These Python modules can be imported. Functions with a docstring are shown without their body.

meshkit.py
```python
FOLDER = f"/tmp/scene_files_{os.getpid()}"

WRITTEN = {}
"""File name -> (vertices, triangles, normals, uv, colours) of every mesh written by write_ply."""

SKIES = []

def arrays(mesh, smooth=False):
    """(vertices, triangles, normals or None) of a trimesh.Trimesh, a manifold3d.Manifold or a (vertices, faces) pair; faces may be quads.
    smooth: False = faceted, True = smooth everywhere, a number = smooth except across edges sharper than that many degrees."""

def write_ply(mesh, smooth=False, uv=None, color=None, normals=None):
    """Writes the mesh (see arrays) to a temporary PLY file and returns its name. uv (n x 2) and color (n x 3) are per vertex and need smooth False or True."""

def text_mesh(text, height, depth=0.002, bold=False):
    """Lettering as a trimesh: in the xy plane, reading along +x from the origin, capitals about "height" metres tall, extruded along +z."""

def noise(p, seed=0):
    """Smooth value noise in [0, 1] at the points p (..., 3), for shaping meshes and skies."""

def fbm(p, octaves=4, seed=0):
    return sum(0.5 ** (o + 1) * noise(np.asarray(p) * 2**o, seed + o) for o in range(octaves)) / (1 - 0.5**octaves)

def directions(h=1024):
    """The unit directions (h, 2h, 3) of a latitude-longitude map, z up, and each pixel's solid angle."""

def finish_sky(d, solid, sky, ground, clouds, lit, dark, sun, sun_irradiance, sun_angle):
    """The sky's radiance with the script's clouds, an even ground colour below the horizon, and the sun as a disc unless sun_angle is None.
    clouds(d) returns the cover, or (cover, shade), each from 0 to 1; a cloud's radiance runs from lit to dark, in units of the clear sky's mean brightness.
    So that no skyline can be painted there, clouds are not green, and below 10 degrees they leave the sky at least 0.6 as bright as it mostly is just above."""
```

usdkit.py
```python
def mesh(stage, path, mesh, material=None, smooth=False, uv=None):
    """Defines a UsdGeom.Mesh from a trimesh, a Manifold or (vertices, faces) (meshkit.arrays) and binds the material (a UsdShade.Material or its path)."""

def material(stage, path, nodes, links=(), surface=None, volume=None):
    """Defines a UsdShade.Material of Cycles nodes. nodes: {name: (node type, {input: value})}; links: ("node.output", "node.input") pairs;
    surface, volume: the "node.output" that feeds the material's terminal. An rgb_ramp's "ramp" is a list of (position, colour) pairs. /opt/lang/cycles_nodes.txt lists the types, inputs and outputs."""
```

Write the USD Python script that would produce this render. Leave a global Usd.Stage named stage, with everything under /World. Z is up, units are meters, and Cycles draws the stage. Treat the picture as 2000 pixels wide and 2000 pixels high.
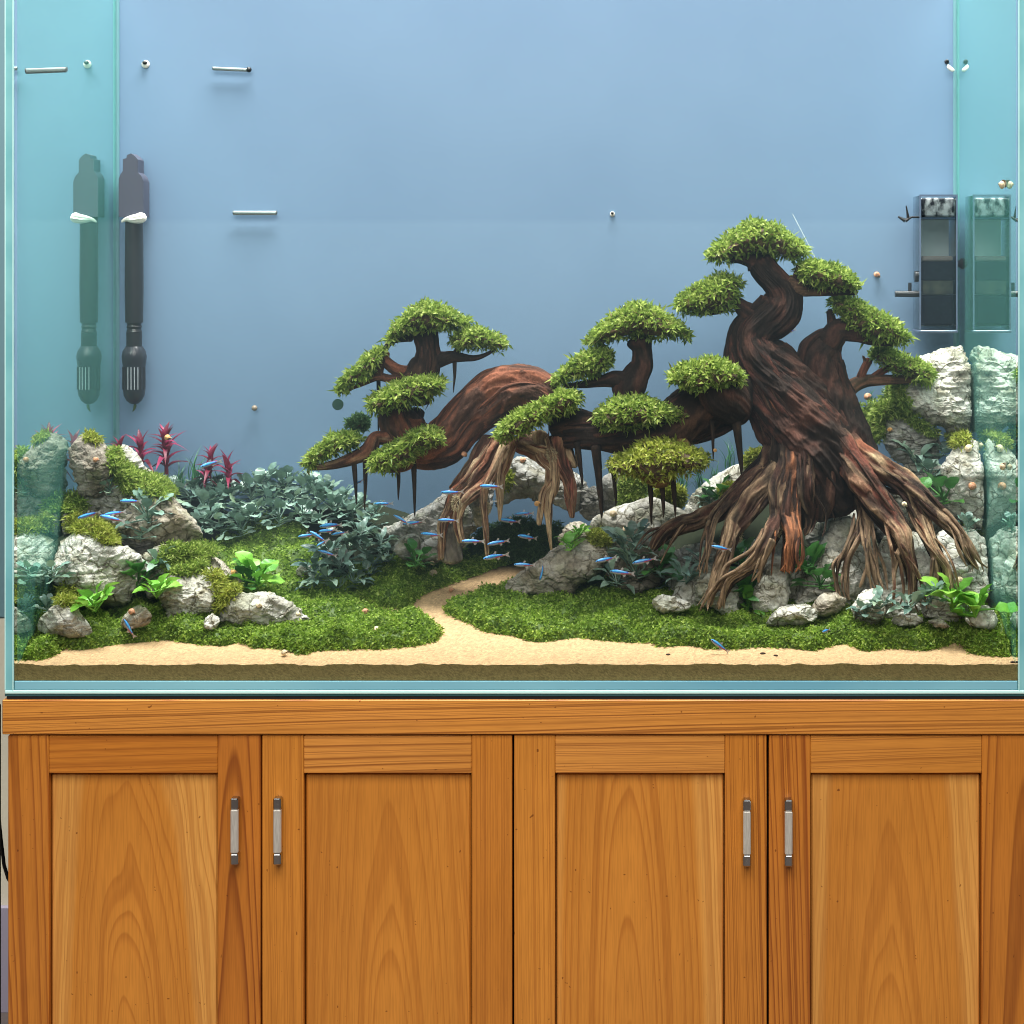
import math, random
import numpy as np, trimesh, shapely, usdkit, meshkit
from scipy.spatial import Delaunay
from scipy.interpolate import PchipInterpolator
from scipy.ndimage import minimum_filter
from shapely.geometry import Polygon
from pxr import Usd, UsdGeom, UsdLux, UsdShade, Gf, Sdf, Vt

stage = Usd.Stage.CreateInMemory()
UsdGeom.SetStageUpAxis(stage, 'Z'); UsdGeom.SetStageMetersPerUnit(stage, 1.0)
UsdGeom.Xform.Define(stage, '/World'); UsdGeom.Scope.Define(stage, '/World/Looks')

# ---------------------------------------------------------------- camera, lamps, exposure
S0 = 0.0006            # metres per unit of the layout sheet (a 2000-unit square) at the front pane
CX, CY = 1250., 520.   # where the lens axis meets that sheet
D = 2.1                # metres from the lens to the front pane
TOP = 0.78             # cabinet top
ZC = TOP + (1362 - CY) * S0
EXPOSURE = 0.0
cam = UsdGeom.Camera.Define(stage, '/World/camera')
cam.AddTranslateOp().Set(Gf.Vec3d(0, -D, ZC)); cam.AddRotateXOp().Set(90.0)
F = 50.0
cam.CreateFocalLengthAttr(F); cam.CreateHorizontalApertureAttr(F * 2000 * S0 / D)
cam.CreateHorizontalApertureOffsetAttr((1000 - CX) * S0 / D * F)
cam.CreateVerticalApertureOffsetAttr(-(1000 - CY) * S0 / D * F)
cam.CreateFStopAttr(0.0); cam.CreateClippingRangeAttr((0.05, 100.0))
cam.CreateExposureAttr(EXPOSURE)

def rect_lamp(name, loc, rot, w, h, power, color):
    l = UsdLux.RectLight.Define(stage, '/World/' + name)
    l.CreateWidthAttr(w); l.CreateHeightAttr(h); l.CreateIntensityAttr(power); l.CreateColorAttr(Gf.Vec3f(*color)); l.CreateNormalizeAttr(False)
    l.AddTranslateOp().Set(Gf.Vec3d(*loc)); l.AddRotateXYZOp().Set(Gf.Vec3f(*rot))
    return l
rect_lamp('aquarium_lamp', (-0.145, 0.06, 3.25), (0, 0, 0), 1.5, 0.6, 66, (1.0, 0.99, 0.96))
rect_lamp('ceiling_lamp', (-0.2, -1.35, 2.75), (0, 0, 0), 2.2, 1.2, 8.6, (1.0, 0.96, 0.90))
rect_lamp('room_lamp', (-0.5, -3.7, 3.1), (62, 0, 0), 3.6, 1.5, 4.1, (1.0, 0.97, 0.93))

# ---------------------------------------------------------------- layout helpers
def sc(y): return (D + y) / D
def P(px, py, y):
    s = sc(y); return np.array([(px - CX) * S0 * s, y, ZC + (CY - py) * S0 * s])
def PA(px, py, y):
    px, py, y = np.broadcast_arrays(np.asarray(px, float), np.asarray(py, float), np.asarray(y, float))
    s = (D + y) / D; return np.stack([(px - CX) * S0 * s, y, ZC + (CY - py) * S0 * s], -1)
def to_px(p):
    s = (D + p[..., 1]) / D; return CX + p[..., 0] / S0 / s, CY - (p[..., 2] - ZC) / S0 / s
Z2 = lambda x, y: (x * .26911, 780 + y * .26915)
Z3 = lambda x, y: (450 + x * .28468, 850 + y * .28468)
Z4 = lambda x, y: (580 + x * .2588, 570 + y * .2588)
Z5 = lambda x, y: (1000 + x * .2588, 570 + y * .2588)
Z6 = lambda x, y: (1300 + x * .28468, 400 + y * .28468)
Z7 = lambda x, y: (1200 + x * .2588, 850 + y * .2588)
Z8 = lambda x, y: (850 + x * .20704, 850 + y * .20704)
Z9 = lambda x, y: (1600 + x * .25873, 850 + y * .2588)
ZH = lambda x, y: (360 + x * .22774, 900 + y * .22783)
ZR = lambda x, y: (1640 + x * .18634, 660 + y * .1863)
N_ = lambda x, y: (x, y)
def M(z, pts): return [z(*p) for p in pts]

used = {}
def numbered(path):
    k = used.get(path, -1) + 1; used[path] = k
    return path if k == 0 else f'{path}_{k:03d}'
def data(prim, label=None, cat=None, group=None, kind=None):
    for k, v in (('label', label), ('category', cat), ('group', group), ('kind', kind)):
        if v: prim.SetCustomDataByKey(k, v)
    return prim
def obj(name, mesh, mat, parent=None, smooth=False, colors=None, uv=None, tones=None):
    path = numbered((str(parent.GetPath()) if parent else '/World') + '/' + name)
    if mat in RAMP:
        v = np.asarray(mesh[0]); t = np.full(len(v), hue.uniform(.05, .95)) if tones is None else tones; at_, cs_ = RAMP[mat]
        colors = np.stack([np.interp(t, at_, cs_[:, k]) for k in range(3)], -1)
    m = usdkit.mesh(stage, path, mesh, LOOK[mat] if isinstance(mat, str) else mat, smooth=smooth, uv=uv)
    if colors is not None:
        UsdGeom.PrimvarsAPI(m).CreatePrimvar('tint', Sdf.ValueTypeNames.Color3fArray, 'vertex').Set(Vt.Vec3fArray.FromNumpy(np.asarray(colors, np.float32)))
    return m.GetPrim()
def place(x, loc=(0, 0, 0), rot=(0, 0, 0), s=1.0):
    x = UsdGeom.Xformable(x)
    x.AddTranslateOp().Set(Gf.Vec3d(*map(float, loc))); x.AddRotateXYZOp().Set(Gf.Vec3f(*map(float, rot))); x.AddScaleOp().Set(Gf.Vec3f(*([float(s)] * 3 if np.ndim(s) == 0 else map(float, s))))
def thing(name, label, cat, group=None, loc=(0, 0, 0), rot=(0, 0, 0), s=1.0):
    x = UsdGeom.Xform.Define(stage, numbered('/World/' + name)); place(x, loc, rot, s)
    return data(x.GetPrim(), label, cat, group)
def dup(src, name, label, cat, group, loc, rot=(0, 0, 0), s=1.0):
    x = UsdGeom.Xform.Define(stage, numbered('/World/' + name)); p = x.GetPrim()
    p.GetReferences().AddInternalReference(src.GetPath())
    sv = [float(s)] * 3 if np.ndim(s) == 0 else list(map(float, s))
    p.GetAttribute('xformOp:translate').Set(Gf.Vec3d(*map(float, loc))); p.GetAttribute('xformOp:rotateXYZ').Set(Gf.Vec3f(*map(float, rot))); p.GetAttribute('xformOp:scale').Set(Gf.Vec3f(*sv))
    p.SetInstanceable(True)
    return data(p, label, cat, group)
def box(x0, x1, y0, y1, z0, z1, bev=0.0):
    if bev <= 0:
        b = trimesh.creation.box([x1 - x0, y1 - y0, z1 - z0]); b.apply_translation([(x0 + x1) / 2, (y0 + y1) / 2, (z0 + z1) / 2]); return b
    v = []
    for sx in (0, 1):
        for sy in (0, 1):
            for sz in (0, 1):
                for ax in range(3):
                    p = [x0 + (x1 - x0) * sx, y0 + (y1 - y0) * sy, z0 + (z1 - z0) * sz]
                    for k, sgn in enumerate((sx, sy, sz)):
                        if k != ax: p[k] += bev * (1 - 2 * sgn)
                    v.append(p)
    return trimesh.convex.convex_hull(np.array(v))
def cat_(ms): return trimesh.util.concatenate(ms)
def rod(a, b, r0, r1=None, n=12):
    a, b = np.asarray(a, float), np.asarray(b, float); r1 = r0 if r1 is None else r1
    d = b - a; L = np.linalg.norm(d); d /= L
    u = np.cross(d, [0, 0, 1] if abs(d[2]) < .9 else [1, 0, 0]); u /= np.linalg.norm(u); w = np.cross(d, u)
    t = np.linspace(0, 2 * np.pi, n, endpoint=False); c = np.cos(t)[:, None] * u + np.sin(t)[:, None] * w
    v = np.vstack([a + c * r0, b + c * r1, a, b]); i = np.arange(n); j = (i + 1) % n
    f = np.vstack([np.c_[i, j, j + n], np.c_[i, j + n, i + n], np.c_[j, i, np.full(n, 2 * n)], np.c_[i + n, j + n, np.full(n, 2 * n + 1)]])
    m = trimesh.Trimesh(v, f, process=False); return m
def lathe(prof, n=32, c=(0, 0, 0)):
    m = trimesh.creation.revolve(np.array(prof, float), sections=n); m.apply_translation(c); return m

# ---------------------------------------------------------------- materials
LOOK = {}
def mat(name, nodes, links=(), surface='p.BSDF', volume=None):
    LOOK[name] = usdkit.material(stage, '/World/Looks/' + name, nodes, links, surface=surface, volume=volume); return LOOK[name]
def plain(name, color, rough=.5, **k): return mat(name, {'p': ('principled_bsdf', dict(base_color=color, roughness=rough, **k))})
def noisy(name, c0, c1, scale, rough=.5, bump=0.0, stretch=(1, 1, 1), bscale=None, detail=4, lo=.35, hi=.65, bdist=.001, **k):
    nodes = {'g': ('geometry', {}), 'm': ('mapping', {'scale': stretch}), 'n': ('noise_texture', {'scale': scale, 'detail': detail}), 'r': ('rgb_ramp', {'ramp': [(lo, c0), (hi, c1)]}),
             'p': ('principled_bsdf', dict(roughness=rough, **k))}
    links = [('g.position', 'm.vector'), ('m.vector', 'n.vector'), ('n.fac', 'r.fac'), ('r.color', 'p.base_color')]
    if bump:
        nodes['b'] = ('bump', {'strength': bump, 'distance': bdist}); nodes['n2'] = ('noise_texture', {'scale': bscale or scale * 4, 'detail': 5, 'roughness': .6})
        links += [('m.vector', 'n2.vector'), ('n2.fac', 'b.height'), ('b.normal', 'p.normal')]
    return mat(name, nodes, links)

def wood(name, axis, off, tilt, light, dark, ring=150., amount=1.0, wob=.012, sap=None, sapc=(.74, .36, .085)):
    """Growth rings round an axis that lies near the board, cut at a slant: straight grain at the sides, tapering arches in the middle."""
    rx = {'z': (0, 0, 0), 'x': (0, math.pi / 2, 0)}[axis]
    nodes = {'g': ('geometry', {}), 'v': ('vector_math', {'math_type': 'subtract', 'vector2': off}),
             'rot': ('mapping', {'rotation': rx}), 'til': ('mapping', {'rotation': (tilt, tilt * .15, 0)}),
             'st': ('mapping', {'scale': (1, 1, .10)}), 'wn': ('noise_texture', {'scale': 9., 'detail': 3., 'roughness': .55}),
             'ws': ('vector_math', {'math_type': 'subtract', 'vector2': (.5, .5, .5)}), 'wm': ('vector_math', {'math_type': 'scale', 'scale': wob * 2}),
             'wa': ('vector_math', {'math_type': 'add'}), 'sx': ('vector_math', {'math_type': 'multiply', 'vector2': (1, 1, 0)}), 'len': ('vector_math', {'math_type': 'length'}),
             'rg': ('math', {'math_type': 'multiply', 'value2': ring}), 'rn': ('noise_texture', {'dimensions': '1D', 'scale': .35, 'detail': 2.}), 'rs': ('math', {'math_type': 'multiply_add', 'value2': 5.}),
             'fr': ('math', {'math_type': 'fraction'}),
             'ramp': ('rgb_ramp', {'ramp': [(0, (0, 0, 0)), (.35, (.03,) * 3), (.62, (.18,) * 3), (.80, (.85,) * 3), (.9, (1, 1, 1)), (1, (0, 0, 0))]}),
             'st2': ('mapping', {'scale': (1, 1, .03)}), 'fn': ('noise_texture', {'scale': 900., 'detail': 3.}), 'big': ('noise_texture', {'scale': 7., 'detail': 3.}),
             'bigm': ('mapping', {'scale': (1, 1, .25)}),
             'am': ('math', {'math_type': 'multiply', 'value2': amount}), 'am2': ('math', {'math_type': 'multiply'}), 'bigr': ('rgb_ramp', {'ramp': [(.3, (.55,) * 3), (.6, (1,) * 3)]}),
             'sr': ('map_range', {'from_min': (sap or 9.) - .004, 'from_max': (sap or 9.) + .004, 'clamp': True}), 'sm': ('mix', {'mix_type': 'mix', 'color1': light, 'color2': sapc}),
             'mix': ('mix', {'mix_type': 'mix', 'color2': dark}),
             'tone': ('rgb_ramp', {'ramp': [(.3, (.86, .80, .72)), (.7, (1.12, 1.10, 1.06))]}), 'mt': ('mix', {'mix_type': 'multiply', 'fac': 1.}),
             'fr2': ('rgb_ramp', {'ramp': [(.3, (.86, .84, .82)), (.6, (1.05, 1.05, 1.05))]}), 'mf': ('mix', {'mix_type': 'multiply', 'fac': 1.}),
             'pn': ('noise_texture', {'scale': 160., 'detail': 1.}), 'pr': ('rgb_ramp', {'ramp': [(.765, (1, 1, 1)), (.80, (.45, .38, .32))]}), 'mp2': ('mix', {'mix_type': 'multiply', 'fac': 1.}), 'sn': ('noise_texture', {'scale': 5., 'detail': 4.}), 'sh': ('map_range', {'from_min': .3, 'from_max': .7, 'to_min': .34, 'to_max': .56}),
             'b': ('bump', {'strength': .25, 'distance': .0006}), 'inv': ('math', {'math_type': 'multiply', 'value2': -1.}),
             'p': ('principled_bsdf', {'roughness': .42, 'coat_weight': .12, 'coat_roughness': .3, 'specular_ior_level': .35})}
    links = [('g.position', 'v.vector1'), ('v.vector', 'rot.vector'), ('rot.vector', 'til.vector'), ('til.vector', 'st.vector'), ('st.vector', 'wn.vector'), ('wn.color', 'ws.vector1'), ('ws.vector', 'wm.vector1'),
             ('til.vector', 'wa.vector1'), ('wm.vector', 'wa.vector2'), ('wa.vector', 'sx.vector1'), ('sx.vector', 'len.vector1'), ('len.value', 'rg.value1'), ('rg.value', 'rn.w'), ('rn.fac', 'rs.value1'), ('rg.value', 'rs.value3'),
             ('rs.value', 'fr.value1'), ('fr.value', 'ramp.fac'), ('rot.vector', 'st2.vector'), ('st2.vector', 'fn.vector'), ('rot.vector', 'bigm.vector'), ('bigm.vector', 'big.vector'),
             ('ramp.color', 'am.value1'), ('big.fac', 'bigr.fac'), ('am.value', 'am2.value1'), ('bigr.color', 'am2.value2'), ('len.value', 'sr.value'), ('sr.result', 'sm.fac'), ('sm.color', 'mix.color1'), ('am2.value', 'mix.fac'), ('big.fac', 'tone.fac'), ('mix.color', 'mt.color1'), ('tone.color', 'mt.color2'),
             ('fn.fac', 'fr2.fac'), ('mt.color', 'mf.color1'), ('fr2.color', 'mf.color2'), ('rot.vector', 'pn.vector'), ('pn.fac', 'pr.fac'), ('mf.color', 'mp2.color1'), ('pr.color', 'mp2.color2'), ('mp2.color', 'p.base_color'), ('g.position', 'sn.vector'), ('sn.fac', 'sh.value'), ('sh.result', 'p.roughness'), ('am2.value', 'inv.value1'), ('inv.value', 'b.height'), ('b.normal', 'p.normal')]
    return mat(name, nodes, links)

RAMP = {}
def foliage(name, ramp, trans=.25, rough=.45, patch=25., pmul=((.3, (.72, .74, .62)), (.7, (1.2, 1.15, 1.2))), spec=.3):
    """Leaf stuff: each leaf or frond carries its own pigment (obj picks it from the ramp)."""
    RAMP[name] = (np.array([r[0] for r in ramp]), np.array([r[1] for r in ramp]))
    nodes = {'g': ('geometry', {}), 'a': ('attribute', {'attribute': 'tint'}), 'n': ('noise_texture', {'scale': patch, 'detail': 3.}), 'pr': ('rgb_ramp', {'ramp': list(pmul)}), 'mx': ('mix', {'mix_type': 'multiply', 'fac': 1.}),
             'p': ('principled_bsdf', {'roughness': rough, 'specular_ior_level': spec}), 't': ('translucent_bsdf', {}), 'm': ('mix_closure', {'fac': trans})}
    links = [('g.position', 'n.vector'), ('n.fac', 'pr.fac'), ('a.color', 'mx.color1'), ('pr.color', 'mx.color2'), ('mx.color', 'p.base_color'), ('mx.color', 't.color'), ('p.BSDF', 'm.closure1'), ('t.BSDF', 'm.closure2')]
    return mat(name, nodes, links, surface='m.closure')
hue = np.random.default_rng(2024)
def frond_tones(n_core, n_blades):
    t = hue.beta(1.6, 1.9, n_blades); t = np.repeat(t[:, None], 4, 1); t[:, 2] += .14; return np.r_[np.full(n_core, .16), np.clip(t, 0, 1).ravel()]

def tinted(name, rough=.6, bump=.5, bscale=(300, 300, 300), bdist=.001, spec=.3):
    """Colour from the mesh's own pigment, fine relief from noise."""
    nodes = {'a': ('attribute', {'attribute': 'tint'}), 'g': ('geometry', {}), 'mp': ('mapping', {'scale': bscale}), 'n': ('noise_texture', {'scale': 1., 'detail': 6., 'roughness': .62}), 'r': ('rgb_ramp', {'ramp': [(.3, (.72,) * 3), (.7, (1.22,) * 3)]}),
             'm': ('mix', {'mix_type': 'multiply', 'fac': 1.}), 'b': ('bump', {'strength': bump, 'distance': bdist}), 'p': ('principled_bsdf', {'roughness': rough, 'specular_ior_level': spec})}
    links = [('g.position', 'mp.vector'), ('mp.vector', 'n.vector'), ('n.fac', 'r.fac'), ('a.color', 'm.color1'), ('r.color', 'm.color2'), ('m.color', 'p.base_color'), ('n.fac', 'b.height'), ('b.normal', 'p.normal')]
    return mat(name, nodes, links)
tinted('driftwood', rough=.82, bscale=(330, 330, 150), bump=.9, bdist=.0025, spec=.15)
def stone_mat():
    nodes = {'a': ('attribute', {'attribute': 'tint'}), 'g': ('geometry', {}), 'mp': ('mapping', {'scale': (170, 170, 230)}), 'n': ('noise_texture', {'scale': 1., 'detail': 7., 'roughness': .66}), 'r': ('rgb_ramp', {'ramp': [(.3, (.62,) * 3), (.7, (1.25,) * 3)]}),
             'wn': ('noise_texture', {'scale': 60., 'detail': 3.}), 'ws': ('vector_math', {'math_type': 'scale', 'scale': .022}), 'wa': ('vector_math', {'math_type': 'add'}), 'vo': ('voronoi_texture', {'feature': 'distance_to_edge', 'scale': 52.}),
             'cr': ('rgb_ramp', {'ramp': [(0, (.30, .27, .22)), (.035, (.72, .70, .64)), (.09, (1, 1, 1))]}), 'cm': ('noise_texture', {'scale': 30., 'detail': 2.}), 'cmr': ('rgb_ramp', {'ramp': [(.42, (0, 0, 0)), (.55, (1, 1, 1))]}),
             'st': ('noise_texture', {'scale': 34., 'detail': 5., 'roughness': .6}), 'sr': ('rgb_ramp', {'ramp': [(.34, (.55, .52, .40)), (.47, (.95, .95, .92)), (.6, (1, 1, 1))]}),
             'm': ('mix', {'mix_type': 'multiply', 'fac': 1.}), 'm2': ('mix', {'mix_type': 'multiply'}), 'm3': ('mix', {'mix_type': 'multiply', 'fac': .85}), 'b': ('bump', {'strength': .95, 'distance': .003}), 'b2': ('bump', {'strength': .8, 'distance': .002}), 'p': ('principled_bsdf', {'roughness': .82, 'specular_ior_level': .2})}
    links = [('g.position', 'mp.vector'), ('mp.vector', 'n.vector'), ('n.fac', 'r.fac'), ('a.color', 'm.color1'), ('r.color', 'm.color2'), ('g.position', 'wn.vector'), ('wn.color', 'ws.vector1'), ('g.position', 'wa.vector1'), ('ws.vector', 'wa.vector2'), ('wa.vector', 'vo.vector'), ('vo.distance', 'cr.fac'),
             ('g.position', 'cm.vector'), ('cm.fac', 'cmr.fac'), ('cmr.color', 'm2.fac'), ('m.color', 'm2.color1'), ('cr.color', 'm2.color2'), ('g.position', 'st.vector'), ('st.fac', 'sr.fac'), ('m2.color', 'm3.color1'), ('sr.color', 'm3.color2'), ('m3.color', 'p.base_color'),
             ('n.fac', 'b.height'), ('cr.color', 'b2.height'), ('b.normal', 'b2.normal'), ('b2.normal', 'p.normal')]
    return mat('stone', nodes, links)
stone_mat()
tinted('fish_skin', rough=.28, bump=.05, bscale=(900, 900, 900), spec=.6)
tinted('shell', rough=.35, bump=.1, bscale=(700, 700, 700))
foliage('moss_green', [(0, (.22, .15, .05)), (.05, (.20, .17, .05)), (.09, (.10, .17, .025)), (.45, (.22, .33, .055)), (.8, (.44, .55, .12)), (1, (.66, .74, .27))], patch=70., trans=.5)
foliage('carpet_green', [(0, (.10, .19, .02)), (.45, (.25, .41, .05)), (.8, (.46, .64, .12)), (1, (.66, .80, .25))], patch=60., trans=.5, pmul=((.32, (.55, .6, .5)), (.68, (1.2, 1.12, 1.1))))
foliage('stone_moss', [(0, (.26, .17, .05)), (.08, (.22, .18, .04)), (.12, (.15, .19, .025)), (.45, (.29, .35, .045)), (.8, (.50, .54, .11)), (1, (.66, .68, .22))], patch=60., trans=.45)
noisy('pad_wood', (.04, .028, .018), (.16, .095, .05), 160., rough=.8, bump=.6)
plain('root_fuzz', (.42, .35, .21), .9)
plain('slate_paint', (.11, .20, .23), .5)
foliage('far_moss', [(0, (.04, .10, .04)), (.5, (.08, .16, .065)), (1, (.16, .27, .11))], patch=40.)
plain('moss_core', (.05, .08, .015), .9)
foliage('dark_leaf', [(0, (.09, .165, .14)), (.5, (.16, .265, .22)), (.85, (.25, .37, .30)), (1, (.34, .46, .30))], trans=.15, rough=.36, spec=.6, patch=60.)
foliage('mid_leaf', [(0, (.04, .14, .03)), (.5, (.06, .21, .045)), (1, (.12, .33, .07))], trans=.2, rough=.34, spec=.5)
foliage('bright_leaf', [(0, (.11, .34, .04)), (.5, (.18, .48, .055)), (1, (.34, .62, .10))], trans=.25, rough=.38, spec=.45)
foliage('red_leaf', [(0, (.13, .015, .035)), (.5, (.24, .022, .06)), (1, (.46, .06, .17))], trans=.3, rough=.4)
foliage('grass_leaf', [(0, (.03, .12, .05)), (1, (.08, .24, .11))], trans=.3, rough=.4)
# ---------------------------------------------------------------- shape builders
def smoothstep(t): t = np.clip(t, 0, 1); return t * t * (3 - 2 * t)
def fbm(p, o=4, seed=0): return meshkit.fbm(p, o, seed)
def ridged(p, o=3, seed=0):
    r, a, t = 0, 1., 0
    for k in range(o):
        r = r + a * (1 - np.abs(2 * meshkit.noise(np.asarray(p) * 2.03 ** k, seed + 7 * k) - 1)) ** 2; t += a; a *= .5
    return r / t
def chaikin(p, n=2):
    p = np.asarray(p, float)
    for _ in range(n):
        q = np.roll(p, -1, 0); p = np.stack([p * .75 + q * .25, p * .25 + q * .75], 1).reshape(-1, 2)
    return p
def normals(v, f):
    n = np.zeros_like(v); fn = np.cross(v[f[:, 1]] - v[f[:, 0]], v[f[:, 2]] - v[f[:, 0]])
    for k in range(3): np.add.at(n, f[:, k], fn)
    return n / np.maximum(np.linalg.norm(n, axis=1, keepdims=True), 1e-12)
def fill(poly, res, seed=0):
    """Points and triangles that fill a polygon: (points, triangles, distance to the rim, how many points lie on the rim)."""
    pg = Polygon(poly).buffer(0)
    if pg.geom_type != 'Polygon': pg = max(pg.geoms, key=lambda g: g.area)
    n = max(12, int(pg.length / res)); ring = np.array([pg.exterior.interpolate(i / n, normalized=True).coords[0] for i in range(n)])
    x0, y0, x1, y1 = pg.bounds; rng = np.random.default_rng(seed)
    gx, gy = np.meshgrid(np.arange(x0, x1, res), np.arange(y0, y1, res * .87)); gx = gx + (np.arange(gx.shape[0]) % 2)[:, None] * res / 2
    g = np.c_[gx.ravel(), gy.ravel()]; g = g + rng.uniform(-.18, .18, g.shape) * res
    pts = shapely.points(g); g = g[shapely.contains(pg, pts)]
    d = shapely.distance(pg.exterior, shapely.points(g)); g = g[d > res * .6]; d = d[d > res * .6]
    v = np.vstack([ring, g]); t = Delaunay(v).simplices
    t = t[shapely.contains(pg, shapely.points(v[t].mean(1)))]
    a = v[t]; cr = (a[:, 1, 0] - a[:, 0, 0]) * (a[:, 2, 1] - a[:, 0, 1]) - (a[:, 1, 1] - a[:, 0, 1]) * (a[:, 2, 0] - a[:, 0, 0])
    t = t[np.abs(cr) > 1e-6]; t[cr[np.abs(cr) > 1e-6] < 0] = t[cr[np.abs(cr) > 1e-6] < 0][:, ::-1]
    return v, t, np.r_[np.zeros(n), d], n
def inflate(poly, y, T, res, edge=None, lump=.35, seed=0, chk=2, lean=0.0):
    """A closed solid with real depth T to either side of y from an outline on the layout sheet."""
    v, t, d, n = fill(chaikin(poly, chk), res, seed)
    e = edge or d.max() * .95
    prof = np.sqrt(np.maximum(0, 1 - (1 - np.clip(d / e, 0, 1)) ** 2))
    q = np.c_[v * S0 * 22, np.zeros(len(v))]
    hf = T * prof * (1 - lump / 2 + lump * fbm(q, 2, seed)); hb = T * prof * (1 - lump / 2 + lump * fbm(q + 31, 2, seed))
    m = len(v); back = np.arange(m); back[n:] = m + np.arange(m - n)
    w = PA(v[:, 0], v[:, 1], y); cz = w[:, 2].mean(); w[:, 1] += lean * (w[:, 2] - cz)
    f_, b_ = w.copy(), w[n:].copy(); f_[:, 1] -= hf; b_[:, 1] += hb[n:]
    V = np.vstack([f_, b_]); Fc = np.vstack([t, back[t][:, ::-1]])
    # layout y runs down, so front triangles need flipping to face the lens
    nn = np.cross(V[t[:, 1]] - V[t[:, 0]], V[t[:, 2]] - V[t[:, 0]])[:, 1].sum()
    if nn > 0: Fc = Fc[:, ::-1]
    return V, Fc
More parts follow.
